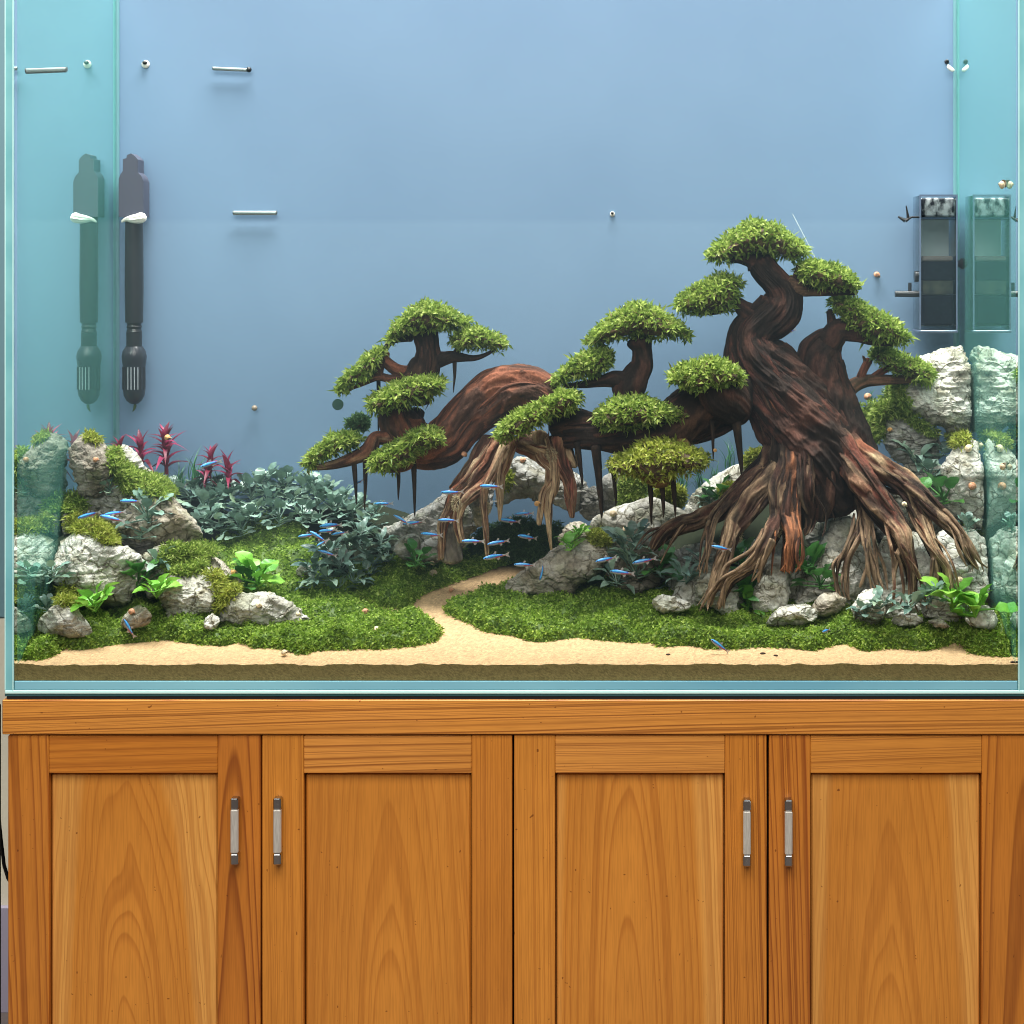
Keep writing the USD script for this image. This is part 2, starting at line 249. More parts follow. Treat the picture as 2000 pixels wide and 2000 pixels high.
def tube(pts, seed=0, nu=None, step=.0016, amp=.16, twist=9., c0=(.05, .03, .022), c1=(.17, .075, .045), c2=(.30, .19, .11), tone=(0, 0), flat=1.0, kr=.0045, flute=0.0, nfl=5, gnarl=.12, wob=0.0):
    """A limb of driftwood along (px, py, radius px, y) stations: tapered, twisting, with bark ridges along it. Returns (vertices, triangles, colours)."""
    a = np.array(pts, float); s = sc(a[:, 3])
    c = PA(a[:, 0], a[:, 1], a[:, 3]); r = a[:, 2] * S0 * s
    L = np.r_[0, np.cumsum(np.linalg.norm(np.diff(c, axis=0), axis=1))]
    k = max(6, int(L[-1] / step)); u = np.linspace(0, L[-1], k)
    C = np.stack([PchipInterpolator(L, c[:, i])(u) for i in range(3)], -1); R = PchipInterpolator(L, r)(u)
    if k > 12:
        w = max(1, k // 40); ker = np.ones(2 * w + 1) / (2 * w + 1)
        Cp = np.vstack([np.repeat(C[:1], w, 0), C, np.repeat(C[-1:], w, 0)]); C2 = np.stack([np.convolve(Cp[:, i], ker, 'valid') for i in range(3)], -1); C2[0], C2[-1] = C[0], C[-1]; C = C2
    wn_ = np.stack([np.c_[u / .028, 0 * u + 3.3 * j_, 0 * u + seed] for j_ in range(3)]); C = C + (np.stack([fbm(wn_[j_], 2, seed % 50 + j_) for j_ in range(3)], -1) - .5) * (wob * R)[:, None]
    T = np.gradient(C, axis=0); T /= np.linalg.norm(T, axis=1, keepdims=True)
    U = np.zeros_like(C); x = np.cross(T[0], [0, 1, 0.01]); U[0] = x / np.linalg.norm(x)
    for i in range(1, k):
        x = U[i - 1] - T[i] * (U[i - 1] @ T[i]); U[i] = x / np.linalg.norm(x)
    W = np.cross(T, U)
    rm = R.max(); nu = nu or int(np.clip(2 * np.pi * rm / .0013, 8, 260))
    th = np.linspace(0, 2 * np.pi, nu, endpoint=False)
    A = th[None] + twist * u[:, None]; uu = np.broadcast_to(u[:, None], A.shape); K = max(1.2, rm / kr / 2)
    q = np.stack([np.cos(A) * K, np.sin(A) * K, uu / .045], -1); sd = seed * 13 % 97
    rg = ridged(q, 3, sd); lo = fbm(np.stack([np.cos(A) * 1.3, np.sin(A) * 1.3, uu / .05], -1) + sd, 3, sd)
    fl = np.cos(nfl * A + 3 * lo) * flute
    f = 1 + amp * (rg - .45) + gnarl * 2 * (lo - .5) + fl
    end = np.minimum(1, np.minimum(u + 1e-4, (L[-1] - u) + 1e-4) / np.maximum(R * .6, 1e-4)); cap = np.sqrt(np.maximum(0.02, 1 - (1 - end) ** 2))
    rad = R[:, None] * f * cap[:, None]
    V = C[:, None] + rad[..., None] * (np.cos(th)[None, :, None] * U[:, None] + flat * np.sin(th)[None, :, None] * W[:, None])
    i = np.arange(k - 1)[:, None] * nu; j = np.arange(nu)[None]; jn = (j + 1) % nu
    Q = np.stack([i + j, i + jn, i + nu + jn, i + nu + j], -1).reshape(-1, 4)
    V = V.reshape(-1, 3); F_ = np.vstack([Q[:, [0, 1, 2]], Q[:, [0, 2, 3]]])
    n0 = len(V); V = np.vstack([V, C[0], C[-1]])
    F_ = np.vstack([F_, np.c_[jn[0], j[0], np.full(nu, n0)], np.c_[j[0] + (k - 1) * nu, jn[0] + (k - 1) * nu, np.full(nu, n0 + 1)]])
    tn = (tone[0] + (tone[1] - tone[0]) * (u / L[-1]) ** 3.)[:, None]
    g = ridged(np.stack([np.cos(A) * K * 1.7, np.sin(A) * K * 1.7, uu / .03], -1), 2, sd + 3)
    red = smoothstep((fbm(np.stack([np.cos(A) * 1.6, np.sin(A) * 1.6, uu / .035], -1) + 50 + sd, 3, sd + 5) - .42) / .22) * (.35 + .65 * g)
    tan = np.clip(smoothstep((tn - .15 + (lo - .5) * 1.4 + .55 * (rg - .4)) / .8), 0, 1) * (tn > 0)
    c0, c1, c2 = map(np.array, (c0, c1, c2))
    col = c0 + (c1 - c0) * red[..., None]; col = col + (c2 - col) * tan[..., None]
    col = col * (.50 + .85 * rg[..., None] ** 1.3)
    col = np.vstack([col.reshape(-1, 3), col[0].mean(0), col[-1].mean(0)])
    vol = np.einsum('ij,ij->', np.cross(V[F_[:, 0]], V[F_[:, 1]]), V[F_[:, 2]])
    if vol < 0: F_ = F_[:, ::-1]
    return V, F_, col
def join(parts):
    V, F_, C, n = [], [], [], 0
    for v, f, c in parts: V.append(v); F_.append(f + n); C.append(c); n += len(v)
    return (np.vstack(V), np.vstack(F_)), np.clip(np.vstack(C), 0, 1)
def blades(p, d, L, w, rng, droop=.25):
    """Little pointed leaves: one folded kite each."""
    n = len(p); d = d / np.linalg.norm(d, axis=1, keepdims=True)
    s = np.cross(d, rng.normal(size=(n, 3))); s /= np.maximum(np.linalg.norm(s, axis=1, keepdims=True), 1e-9)
    L = np.broadcast_to(L, n)[:, None]; w = np.broadcast_to(w, n)[:, None]
    mid = p + d * L * .5; tip = p + d * L; tip[:, 2] -= (L * droop * rng.uniform(0, 1, (n, 1)))[:, 0]
    V = np.stack([p, mid - s * w * .5, tip, mid + s * w * .5], 1).reshape(-1, 3); b = np.arange(n)[:, None] * 4
    return V, np.vstack([b + [[0, 1, 2]], b + [[0, 2, 3]]])
def add(*ms):
    V, F_, n = [], [], 0
    for v, f in ms: V.append(v); F_.append(f + n); n += len(v)
    return np.vstack(V), np.vstack(F_)
def on_surface(v, f, n, rng, weight=None):
    a = np.linalg.norm(np.cross(v[f[:, 1]] - v[f[:, 0]], v[f[:, 2]] - v[f[:, 0]]), axis=1)
    if weight is not None: a = a * weight
    k = rng.choice(len(f), n, p=a / a.sum()); r = np.sqrt(rng.uniform(size=n))[:, None]; q = rng.uniform(size=n)[:, None]
    t = v[f[k]]; return t[:, 0] * (1 - r) + t[:, 1] * r * (1 - q) + t[:, 2] * r * q, k

# ---------------------------------------------------------------- tank
XL, XR = (33 - CX) * S0, (1985 - CX) * S0       # inner faces of the side panes
YB = .40                                         # inner face of the back pane
ZG = TOP + (1362 - 1326) * S0                    # top of the bottom pane
ZW = TOP + (1362 - 424) * S0                     # water line
ZT = TOP + .90                                   # rim of the tank
GT = .0105
mat('clear_glass', {'t': ('transparent_bsdf', {'color': (.985, .997, .993)}), 'g': ('glossy_bsdf', {'roughness': .0, 'color': (1, 1, 1)}), 'f': ('fresnel', {'IOR': 1.33}), 'm': ('mix_closure', {})},
    [('f.fac', 'm.fac'), ('t.BSDF', 'm.closure1'), ('g.BSDF', 'm.closure2')], surface='m.closure')
def side_glass(name, color, fac, gl):
    mat(name, {'d': ('diffuse_bsdf', {'color': color}), 'g': ('glossy_bsdf', {'roughness': .012, 'color': gl}), 'm': ('mix_closure', {'fac': fac})}, [('d.BSDF', 'm.closure1'), ('g.BSDF', 'm.closure2')], surface='m.closure')
side_glass('side_glass', (.16, .50, .44), .81, (.80, .98, .93))
noisy('glass_edge', (.17, .46, .50), (.27, .60, .63), 14., rough=.15, specular_ior_level=.6)
noisy('glass_foot', (.17, .42, .54), (.27, .57, .66), 9., rough=.12, stretch=(.25, 1, 1), specular_ior_level=.6)
plain('glass_rim', (.62, .93, .90), .15)
noisy('glass_base', (.02, .085, .085), (.05, .12, .13), 11., rough=.2, stretch=(.3, 1, 1))
noisy('backdrop', (.126, .213, .330), (.141, .233, .352), 3.5, rough=.7, detail=3)
plain('silicone', (.12, .26, .29), .3)
plain('black_foam', (.006, .006, .007), .8)
tank = thing('aquarium', 'large rimless glass aquarium with pale blue backing, planted and standing on the wooden cabinet', 'aquarium')
zb0, zb1 = TOP + .0048, ZG
obj('front_pane', box(XL + .0006, XR - .0006, -GT, -.0008, zb1 + .0006, ZT), 'clear_glass', tank)
obj('back_pane', box(XL, XR, YB, YB + GT, zb1, ZT), 'backdrop', tank)
for nm, xa, xb in (('side_pane', XL - GT, XL), ('side_pane', XR, XR + GT)):
    sp = obj(nm, box(xa, xb, -.008, YB + GT, zb1, ZT), 'side_glass', tank)
    obj('polished_edge', box(xa, xb, -GT - .0004, -.0082, zb0 + .0058, ZT, .0007), 'glass_edge', sp)
    for k in (0, 1):
        e = xa + .0002 if k == 0 else xb - .0012
        obj('bevel', box(e, e + .001, -GT - .0009, -GT - .0002, zb0 + .0068, ZT), 'glass_rim', sp)
bp = obj('bottom_pane', box(XL - GT, XR + GT, -.008, YB + GT, zb0, zb1), 'glass_edge', tank)
obj('polished_edge', box(XL + .0008, XR - .0008, -GT - .0002, -.0082, zb0 + .0062, zb1, .0008), 'glass_foot', bp)
obj('bevel', box(XL - GT, XR + GT, -GT - .001, -.0082, zb0 + .0018, zb0 + .006, .0008), 'glass_rim', bp)
obj('base_strip', box(XL - GT, XR + GT, -GT, -.0084, zb0 - .0012, zb0 + .0016, .0004), 'glass_base', bp)
obj('foam_mat', box(XL - GT + .002, XR + GT - .001, -GT + .001, YB + GT, TOP + .0002, zb0 - .0014), 'black_foam', tank)
for x in (XL + .0015, XR - .0015): obj('silicone_seam', rod((x, YB - .0015, zb1), (x, YB - .0015, ZT), .003), 'silicone', tank)

# ---------------------------------------------------------------- cabinet
YF = -.0095    # front face of the doors
Zp = lambda py, y=YF: ZC + (CY - py) * S0 * sc(y)
Xp = lambda px, y=YF: (px - CX) * S0 * sc(y)
cab = thing('cabinet', 'honey coloured wooden cabinet with four framed doors carrying the aquarium', 'cabinet')
LT, DK = (.62, .245, .036), (.26, .085, .014)
wood('wood_top', 'x', (-.95, .28, .60), .012, (.66, .275, .05), (.27, .085, .012), ring=430., amount=1.0, wob=.006)
obj('top_board', box(Xp(5.5), Xp(2030), -.0125, YB + .03, Zp(1433.5), TOP, .0012), 'wood_top', cab)
plain('dark_inside', (.03, .014, .006), .8)
obj('carcass', box(Xp(20), Xp(2024), YF + .0225, YB + .02, .06, Zp(1434.5)), 'dark_inside', cab)
obj('plinth', box(Xp(30), Xp(2015), .02, YB, .002, .0598), 'dark_inside', cab)
ZD1, ZD0 = Zp(1436.5), .065
doors = [(15.5, 95, 425, 508.5, 462, 1), (512, 593, 921, 1000, 545, 0), (1004, 1084, 1416, 1497.5, 1458, 1), (1502, 1583, 1918, 2016, 1539, 0)]
mat('brushed_steel', {'g': ('geometry', {}), 'm': ('mapping', {'scale': (1, 1, .05)}), 'n': ('noise_texture', {'scale': 1500.}), 'r': ('rgb_ramp', {'ramp': [(.3, (.48, .45, .40)), (.7, (.70, .67, .60))]}), 'p': ('principled_bsdf', {'metallic': .35, 'roughness': .45})},
    [('g.position', 'm.vector'), ('m.vector', 'n.vector'), ('n.fac', 'r.fac'), ('r.color', 'p.base_color')])
plain('chrome', (.42, .43, .44), .12, metallic=1.)
vw = [(.30, .4), (.12, .6), (.2, .35), (.16, .5)]
door_say = ['outermost door, its panel with a round knot low down', 'door with a smoky streak high in its panel', 'door whose panel has tall pointed arches and a pale edge', 'door with a worn pale upper corner on its panel']
for k, (a, b, c, d, hx, hs) in enumerate(doors):
    dr = UsdGeom.Xform.Define(stage, numbered('/World/' + cab.GetName() + '/door')).GetPrim(); data(dr, door_say[k])
    xa, xb, xc, xd = map(Xp, (a, b, c, d)); r = random.Random(40 + k)
    xm = (xb + xc) / 2 + [-.004, .004, -.012, -.004][k]
    wood(f'wood_stile_{k}_a', 'z', (xa - [.012, .13, .17, .016][k], .012, .42), .035, [(.56, .205, .028), (.62, .24, .033), (.62, .245, .035), (.56, .20, .027)][k], [(.25, .06, .008), (.36, .115, .014), (.40, .13, .017), (.23, .05, .006)][k], ring=[120., 260, 300, 210][k], amount=[.8, .75, .65, .95][k], wob=[.012, .006, .005, .008][k])
    wood(f'wood_stile_{k}_b', 'z', (xd + [-.03, .15, -.11, -.006][k], .02, .3), .03, [(.56, .195, .026), (.61, .23, .031), (.60, .225, .03), (.58, .21, .028)][k], [(.21, .045, .006), (.36, .11, .014), (.26, .07, .008), (.25, .065, .008)][k], ring=[175., 320, 250, 120][k], amount=[1., .75, 1., .9][k], wob=[.012, .005, .007, .014][k])
    wood(f'wood_rail_{k}', 'x', (xb + .02, .05 + .02 * k, Zp(1600 + 25 * k)), [.02, .02, .012, .03][k], [(.56, .20, .025), (.68, .285, .055), (.70, .30, .06), (.66, .27, .045)][k], [(.34, .10, .012), (.30, .095, .014), (.30, .095, .014), (.30, .09, .012)][k], ring=[130., 270, 290, 230][k], amount=[.7, 1., 1., .95][k], wob=.006)
    kz = [.50, .46, .62, .42][k]
    wood(f'wood_panel_{k}', 'z', (xm, .024, kz), [.14, .085, .09, .085][k], LT, (.37, .11, .012), ring=[120., 115., 105., 110][k], amount=[.5, .42, .55, .4][k], wob=[.03, .016, .014, .02][k], sap=[.078, .5, .086, .09][k])
    obj('panel', box(xb + .0016, xc - .0016, YF + .0065, YF + .018, ZD0 + .05, Zp(1514.5), .0018), f'wood_panel_{k}', dr)
    obj('panel_back', box(xb, xc, YF + .0181, YF + .0195, ZD0 + .049, Zp(1511)), 'dark_inside', dr)
    obj('stile', box(xa, xb, YF, YF + .022, ZD0, ZD1, .0008), f'wood_stile_{k}_a', dr)
    obj('stile', box(xc, xd, YF, YF + .022, ZD0, ZD1, .0008), f'wood_stile_{k}_b', dr)
    obj('rail', box(xb + .0002, xc - .0002, YF + .0003, YF + .0215, Zp(1510.5), ZD1 - .0003, .0008), f'wood_rail_{k}', dr)
    obj('rail', box(xb + .0002, xc - .0002, YF + .0003, YF + .0215, ZD0, ZD0 + .049, .0008), f'wood_rail_{k}', dr)
    z1, z0 = Zp(1553 + (k > 1) * 3), Zp(1683 + (k > 1) * 3); X = Xp(hx); w = .0044
    for j in range(1):
        h = obj('handle', box(X - w, X + w, YF - .013, YF - .006, z0 + .0135, z1 - .0135, .0012), 'brushed_steel', dr)
        for zz in (z0, z1 - .0135): obj('handle_end', box(X - w - .0002, X + w + .0002, YF - .0132, YF - .0002, zz, zz + .0132, .0014), 'chrome', h)
# the room that shows at the rim of the picture
plain('wall_paint', (.62, .58, .46), .8); plain('lavender_paint', (.33, .30, .38), .6); noisy('floor_tile', (.10, .08, .07), (.14, .115, .10), 6., rough=.4)
plain('dark_frame', (.045, .04, .032), .6); plain('black_plastic', (.012, .013, .015), .35)
data(obj('wall', box(-2.5, 2.5, 1.0, 1.05, 0, 2.6), 'wall_paint'), 'cream painted wall glimpsed past the cabinet side', 'wall', kind='structure')
data(obj('floor', box(-3, 3, -4.5, 1.0, -.05, 0), 'floor_tile'), 'dark floor under the wooden cabinet', 'floor', kind='structure')
data(obj('baseboard', box(-2.5, 2.5, .985, .9995, .0005, .18), 'lavender_paint'), 'lavender grey skirting board below the cream wall', 'skirting board')
data(obj('door_frame', box(Xp(-70, .02), Xp(3.0, .06), .02, .06, 0.0005, Zp(1400), .002), 'dark_frame'), 'dark brown upright post beside the wooden cabinet', 'post')
tube_pts = np.array([(-2, 1600), (2, 1640), (8, 1690), (16, 1716), (30, 1735)])
cw = cat_([rod(P(*tube_pts[i], .10), P(*tube_pts[i + 1], .10), .0022) for i in range(4)])
data(obj('wall_board', box(-1.08, -.90, .62, .66, TOP - .03, 2.4, .003), 'slate_paint'), 'dark slate board upright against the wall behind the aquarium corner', 'board')
data(obj('power_cable', cw, 'black_plastic'), 'thin black cable drooping behind the cabinet against the cream wall', 'cable')

# ---------------------------------------------------------------- ground of the tank
def zg(x, y):
    x, y = np.asarray(x, float), np.asarray(y, float)
    g = lambda cx, cy, sx, sy, h: h * np.exp(-((x - cx) / sx) ** 2 - ((y - cy) / sy) ** 2)
    z = TOP + (1362 - 1298) * S0 + .165 * y
    z = z + g(-.66, .38, .10, .12, .085) + g(-.40, .42, .15, .13, .075) + g(-.12, .40, .07, .06, .035) + g(.25, .40, .17, .12, .10) + g(.05, .38, .10, .08, .03)
    return z + .0035 * (fbm(np.stack([x / .05, y / .05, 0 * x], -1), 3, 5) - .5) * np.clip(y / .02, .35, 1) + .004 * (fbm(np.stack([x / .017, y / .02, 0 * x], -1), 4, 8) - .5) * np.exp(-y / .006)
def ground(px, py):
    px, py = np.atleast_1d(np.asarray(px, float)), np.atleast_1d(np.asarray(py, float)); ys = np.linspace(.0005, .397, 200)
    p = PA(px[:, None], py[:, None], ys[None]); dz = p[..., 2] - zg(p[..., 0], p[..., 1]); hit = dz < 0; k = np.where(hit.any(1), hit.argmax(1), len(ys) - 1); k = np.maximum(k, 1)
    i = np.arange(len(px)); a, b = dz[i, k - 1], dz[i, k]; t = np.clip(a / np.where(np.abs(a - b) < 1e-9, 1, a - b), 0, 1); y = ys[k - 1] + (ys[k] - ys[k - 1]) * t
    y = np.where(hit.any(1), y, .395); p = PA(px, py, y); p[:, 2] = zg(p[:, 0], p[:, 1]); return p
gx, gy = np.linspace(XL + .0002, XR - .0002, 700), np.r_[np.linspace(.0004, .06, 40), np.linspace(.063, YB - .0005, 120)]
X, Y = np.meshgrid(gx, gy); Zs = zg(X, Y) + .0006 * (meshkit.noise(np.stack([X / .0022, Y / .0022, 0 * X], -1), 3) - .5)
V = np.stack([X, Y, Zs], -1).reshape(-1, 3); nx = len(gx); i = (np.arange(len(gy) - 1)[:, None] * nx + np.arange(nx - 1)[None]).ravel()
Fg = np.vstack([np.c_[i, i + 1, i + nx + 1], np.c_[i, i + nx + 1, i + nx]])
terrain_v = V.copy()
soil = np.clip(((Zs - (TOP + (1362 - 1298) * S0 + .165 * Y)) - .004) / .004, 0, 1).reshape(-1, 1)
mix_n = fbm(V / .004, 3, 2)[:, None]; grain = meshkit.noise(V / .0016, 9)[:, None]
cs = np.array((.56, .37, .20)) * (.62 + .66 * grain) * (.90 + .2 * mix_n) * np.where(grain > .93, .55, 1); cd = np.array((.017, .021, .010)) * (.6 + .8 * mix_n)
tinted('sand', rough=.9, bump=.5, bscale=(900, 900, 900), bdist=.0008, spec=.15)
data(obj('sand', (V, Fg), 'sand', smooth=True, colors=np.clip(cs * (1 - soil) + cd * soil, 0, 1)), 'pale yellow sand floor and winding sand path', 'sand', kind='structure')
# the cut edge of the substrate seen through the front pane
top = np.stack([gx, np.full(nx, .0003), zg(gx, np.full(nx, .0004)) - .0002], -1); rows = 12
fr = np.stack([top * [1, 1, 0] + [0, 0, 1] * ((top[:, 2] * (1 - t) + (ZG + .0003) * t)[:, None]) for t in np.linspace(0, 1, rows)], 0)
VF = fr.reshape(-1, 3); i = (np.arange(rows - 1)[:, None] * nx + np.arange(nx - 1)[None]).ravel(); FF = np.vstack([np.c_[i, i + nx + 1, i + 1], np.c_[i, i + nx, i + nx + 1]])
gn = meshkit.noise(VF / .0016, 4)[:, None]
data(obj('substrate_edge', (VF, FF), 'sand', smooth=True, colors=np.clip(np.array((.33, .25, .10)) * (.6 + .75 * gn), 0, 1)), 'olive brown cut face of the damp sand behind the front glass', 'sand', kind='structure')
# ---------------------------------------------------------------- stones
solid_pts = [terrain_v]
STONE = {'white': ((.78, .76, .69), (.55, .52, .45)), 'pale': ((.63, .61, .55), (.41, .385, .33)), 'grey': ((.38, .37, .345), (.25, .235, .21)), 'brown': ((.31, .27, .225), (.17, .145, .115)), 'warm': ((.49, .44, .365), (.33, .28, .22)), 'dark': ((.20, .19, .175), (.10, .095, .085))}
def stone(label, z, pts, y, T, tone='pale', kind='rough', res=None, edge=None, lean=.12, amp=1.0, name='stone', group=None, chk=1, grow=1.06):
    poly = np.array(M(z, pts), float); seed = int(abs(poly.sum())) % 997; poly = poly.mean(0) + (poly - poly.mean(0)) * grow
    ext = np.ptp(poly, 0).max(); res = res or float(np.clip(ext / 85, 1.3, 2.2))
    V, Fc = inflate(poly, y, T, res, edge=(edge or ext * .22) * .75, lump=.45, seed=seed, lean=lean, chk=chk)
    rg_ = np.random.default_rng(seed); c_ = V.mean(0)
    for _ in range(22):      # chiselled faces
        u = rg_.normal(size=3) * [.6, .9, .7]; u[1] = -abs(u[1]) - .6; u /= np.linalg.norm(u); pr = (V - c_) @ u; lim = pr.max() * rg_.uniform(.66, .95); V = V - u * (np.maximum(0, pr - lim) * .93)[:, None]
    n = normals(V, Fc); h = np.zeros(len(V))
    cell = np.floor  # facets: large soft planes
    h += .006 * (fbm(V / .05, 2, seed) - .5) * 2
    if kind != 'smooth': qq = fbm(V / [.028, .028, .016], 2, seed + 20) * 7; h += .0075 * ((np.floor(qq) + smoothstep((qq % 1 - .3) / .25)) / 7 - .5) * min(1., ext / 90)
    if kind == 'wrinkle':
        wv = V + .004 * (np.stack([meshkit.noise(V / .012, 1), meshkit.noise(V / .012, 2), meshkit.noise(V / .012, 3)], -1) - .5) * 2
        g = ridged(wv / [.013, .016, .0075], 3, seed); h += .0052 * (g - .5) + .0022 * (fbm(V / .0035, 3, seed) - .5)
    elif kind == 'strata':
        wv = V + .005 * (np.stack([meshkit.noise(V / .02, 1), meshkit.noise(V / .02, 2), meshkit.noise(V / .02, 3)], -1) - .5)
        g = ridged(wv / [.022, .022, .0062], 3, seed); h += .0066 * (g - .5) + .0024 * (fbm(V / .0035, 3, seed) - .5)
    elif kind == 'knobs':
        g = fbm(V / .0075, 2, seed); h += .0075 * (g - .5) + .002 * (fbm(V / .003, 2, seed) - .5)
    elif kind == 'crack':
        g = 1 - ridged(V / [.022, .022, .016], 2, seed) ** 3; h += .0035 * (g - .5) + .0018 * (fbm(V / .004, 3, seed) - .5)
    elif kind == 'smooth':
        g = fbm(V / .015, 3, seed); h += .0040 * (g - .5) + .0018 * (fbm(V / .004, 3, seed) - .5)
    else:
        g = .55 * fbm(V / .010, 4, seed) + .45 * ridged(V / [.013, .013, .009], 3, seed); h += .0095 * (g - .5)
    V = V + n * h[:, None] * amp
    if seed % 2: pass
    V[:, 0] = np.clip(V[:, 0], XL + .003, XR - .003); V[:, 1] = np.clip(V[:, 1], .004, YB - .001)
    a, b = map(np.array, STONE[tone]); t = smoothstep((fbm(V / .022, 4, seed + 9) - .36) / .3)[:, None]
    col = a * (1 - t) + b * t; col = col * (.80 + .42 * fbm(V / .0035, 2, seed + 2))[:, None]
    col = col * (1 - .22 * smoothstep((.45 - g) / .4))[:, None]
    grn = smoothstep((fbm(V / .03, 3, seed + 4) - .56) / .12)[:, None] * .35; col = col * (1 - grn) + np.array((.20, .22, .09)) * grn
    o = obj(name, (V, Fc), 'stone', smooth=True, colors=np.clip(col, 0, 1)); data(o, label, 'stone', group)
    solid_pts.append(V); return V
# the pile in the corner by the filter intake
stone('tall brown grey stone standing at the top of the pile below the filter intake', Z2, [(520, 340), (590, 268), (640, 280), (760, 380), (840, 460), (840, 620), (780, 760), (700, 800), (600, 740), (556, 560), (508, 450)], .185, .032, 'brown', 'rough')
stone('white slanting slab of stone behind the tall brown grey stone', Z2, [(840, 350), (880, 325), (960, 370), (1050, 480), (1085, 555), (1000, 545), (880, 455)], .25, .02, 'pale', 'rough')
stone('long warm stone sloping down from the pile towards the lawn', Z2, [(740, 690), (900, 600), (1100, 640), (1230, 740), (1380, 880), (1470, 1040), (1420, 1115), (1200, 1040), (1100, 1180), (960, 1120), (860, 1040), (780, 900)], .205, .042, 'warm', 'knobs')
stone('small rounded pale stone perched above the big wrinkled stone', Z2, [(415, 940), (440, 860), (480, 808), (560, 860), (580, 960), (430, 1030)], .165, .022, 'grey', 'smooth')
stone('big pale stone with a finely wrinkled face in the corner pile', Z2, [(385, 1210), (410, 1050), (500, 1000), (600, 948), (700, 985), (800, 1080), (920, 1080), (1020, 1160), (1030, 1300), (950, 1400), (900, 1490), (780, 1530), (600, 1460), (450, 1340)], .125, .036, 'pale', 'wrinkle')
stone('blocky pale stone with dark hollows beside the bushy dark green plant', Z2, [(1150, 1420), (1220, 1300), (1330, 1270), (1480, 1255), (1550, 1320), (1572, 1450), (1545, 1570), (1400, 1610), (1260, 1630), (1220, 1540)], .115, .032, 'pale', 'rough', amp=1.3)
stone('flat white angular stone at the very front of the corner pile', Z2, [(235, 1690), (330, 1540), (450, 1490), (560, 1540), (640, 1660), (665, 1740), (500, 1700), (330, 1700)], .052, .022, 'pale', 'crack')
stone('dark stone deep in the cleft of the corner pile', N_, [(150, 1000), (190, 960), (260, 990), (300, 1050), (280, 1120), (200, 1060)], .195, .02, 'dark', 'rough')
stone('shaded brown stone wedged beneath the tall brown grey stone', N_, [(128, 985), (160, 955), (200, 985), (215, 1040), (150, 1060)], .19, .02, 'brown', 'rough')
stone('mid sized pale stone between the big wrinkled stone and the blocky one', N_, [(262, 1120), (300, 1070), (350, 1062), (400, 1085), (405, 1130), (340, 1165), (280, 1165)], .155, .03, 'pale', 'rough')
stone('grey stone filling the pile below the tall brown grey one', N_, [(150, 930), (200, 905), (250, 930), (262, 990), (220, 1020), (165, 1010)], .20, .028, 'grey', 'rough')
stone('low rounded stone half sunk in moss under the big wrinkled stone', Z2, [(868, 1660), (915, 1530), (1040, 1495), (1115, 1600), (1000, 1660)], .075, .016, 'warm', 'smooth')
stone('small white pebble lying on the moss edge near the sand', Z2, [(1468, 1620), (1515, 1570), (1582, 1600), (1572, 1665), (1510, 1690)], .075, .012, 'pale', 'rough', res=1.3)
stone('low jagged white stone pointing along the moss towards the sand path', N_, [(425, 1212), (438, 1182), (470, 1165), (522, 1161), (552, 1174), (578, 1195), (605, 1211), (625, 1217), (600, 1228), (560, 1224), (500, 1216), (450, 1218)], .10, .022, 'pale', 'rough', amp=1.15)
stone('narrow warm stone tapering out of the moss toward the lawn', Z2, [(1470, 1150), (1540, 1135), (1680, 1230), (1765, 1325), (1720, 1375), (1600, 1300)], .16, .02, 'warm', 'rough')
stone('small grey stone hidden among the dark leaves by the lawn', ZH, [(1180, 800), (1240, 750), (1360, 735), (1460, 800), (1440, 880), (1250, 900)], .27, .02, 'grey', 'rough')
stone('small pale stone at the edge of the dark leafy clump on the lawn', ZH, [(960, 960), (1010, 890), (1080, 880), (1100, 960), (1020, 1010)], .24, .012, 'pale', 'rough')
# stones round the arch in the middle
stone('grey stone arch spanning the gap under the driftwood roots', Z8, [(560, 560), (640, 440), (700, 370), (720, 250), (800, 205), (920, 260), (1040, 360), (1140, 400), (1250, 350), (1380, 430), (1430, 560), (1380, 700), (1260, 730), (1200, 700), (1120, 640), (1000, 600), (880, 562), (760, 600), (660, 660), (560, 720)], .30, .04, 'grey', 'rough', edge=34)
stone('grey stone ramp climbing from the dark leaves to the stone arch', N_, [(738, 1040), (790, 1018), (850, 983), (900, 935), (935, 920), (965, 960), (940, 1010), (905, 1060), (880, 1085), (800, 1085), (752, 1070)], .30, .04, 'grey', 'rough')
stone('rounded grey boulder at the foot of the stone ramp', N_, [(768, 1066), (788, 1047), (813, 1047), (825, 1068), (818, 1094), (780, 1096)], .235, .025, 'grey', 'smooth')
stone('second grey boulder tucked behind the driftwood stump', N_, [(815, 1075), (835, 1052), (862, 1050), (870, 1085), (850, 1100), (820, 1098)], .25, .02, 'grey', 'smooth')
stone('pale stone lump held between the forked roots above the gap', Z8, [(320, 690), (350, 600), (430, 560), (470, 600), (470, 760), (420, 860), (350, 800)], .225, .018, 'warm', 'rough', res=1.3)
stone('dark grey stone with pits beside the end of the stone arch', Z8, [(1360, 700), (1430, 520), (1500, 485), (1565, 560), (1575, 700), (1520, 810), (1420, 800)], .29, .025, 'dark', 'rough')
stone('upright grey block below the hanging branch tips', Z8, [(1555, 540), (1630, 380), (1760, 395), (1800, 600), (1700, 700), (1590, 770)], .32, .03, 'grey', 'smooth')
stone('broad pale slab sloping under the three hanging roots', Z5, [(545, 1790), (700, 1680), (850, 1615), (1000, 1555), (1100, 1565), (1250, 1645), (1320, 1700), (1250, 1850), (1050, 1960), (900, 1980), (720, 1900)], .255, .04, 'pale', 'smooth')
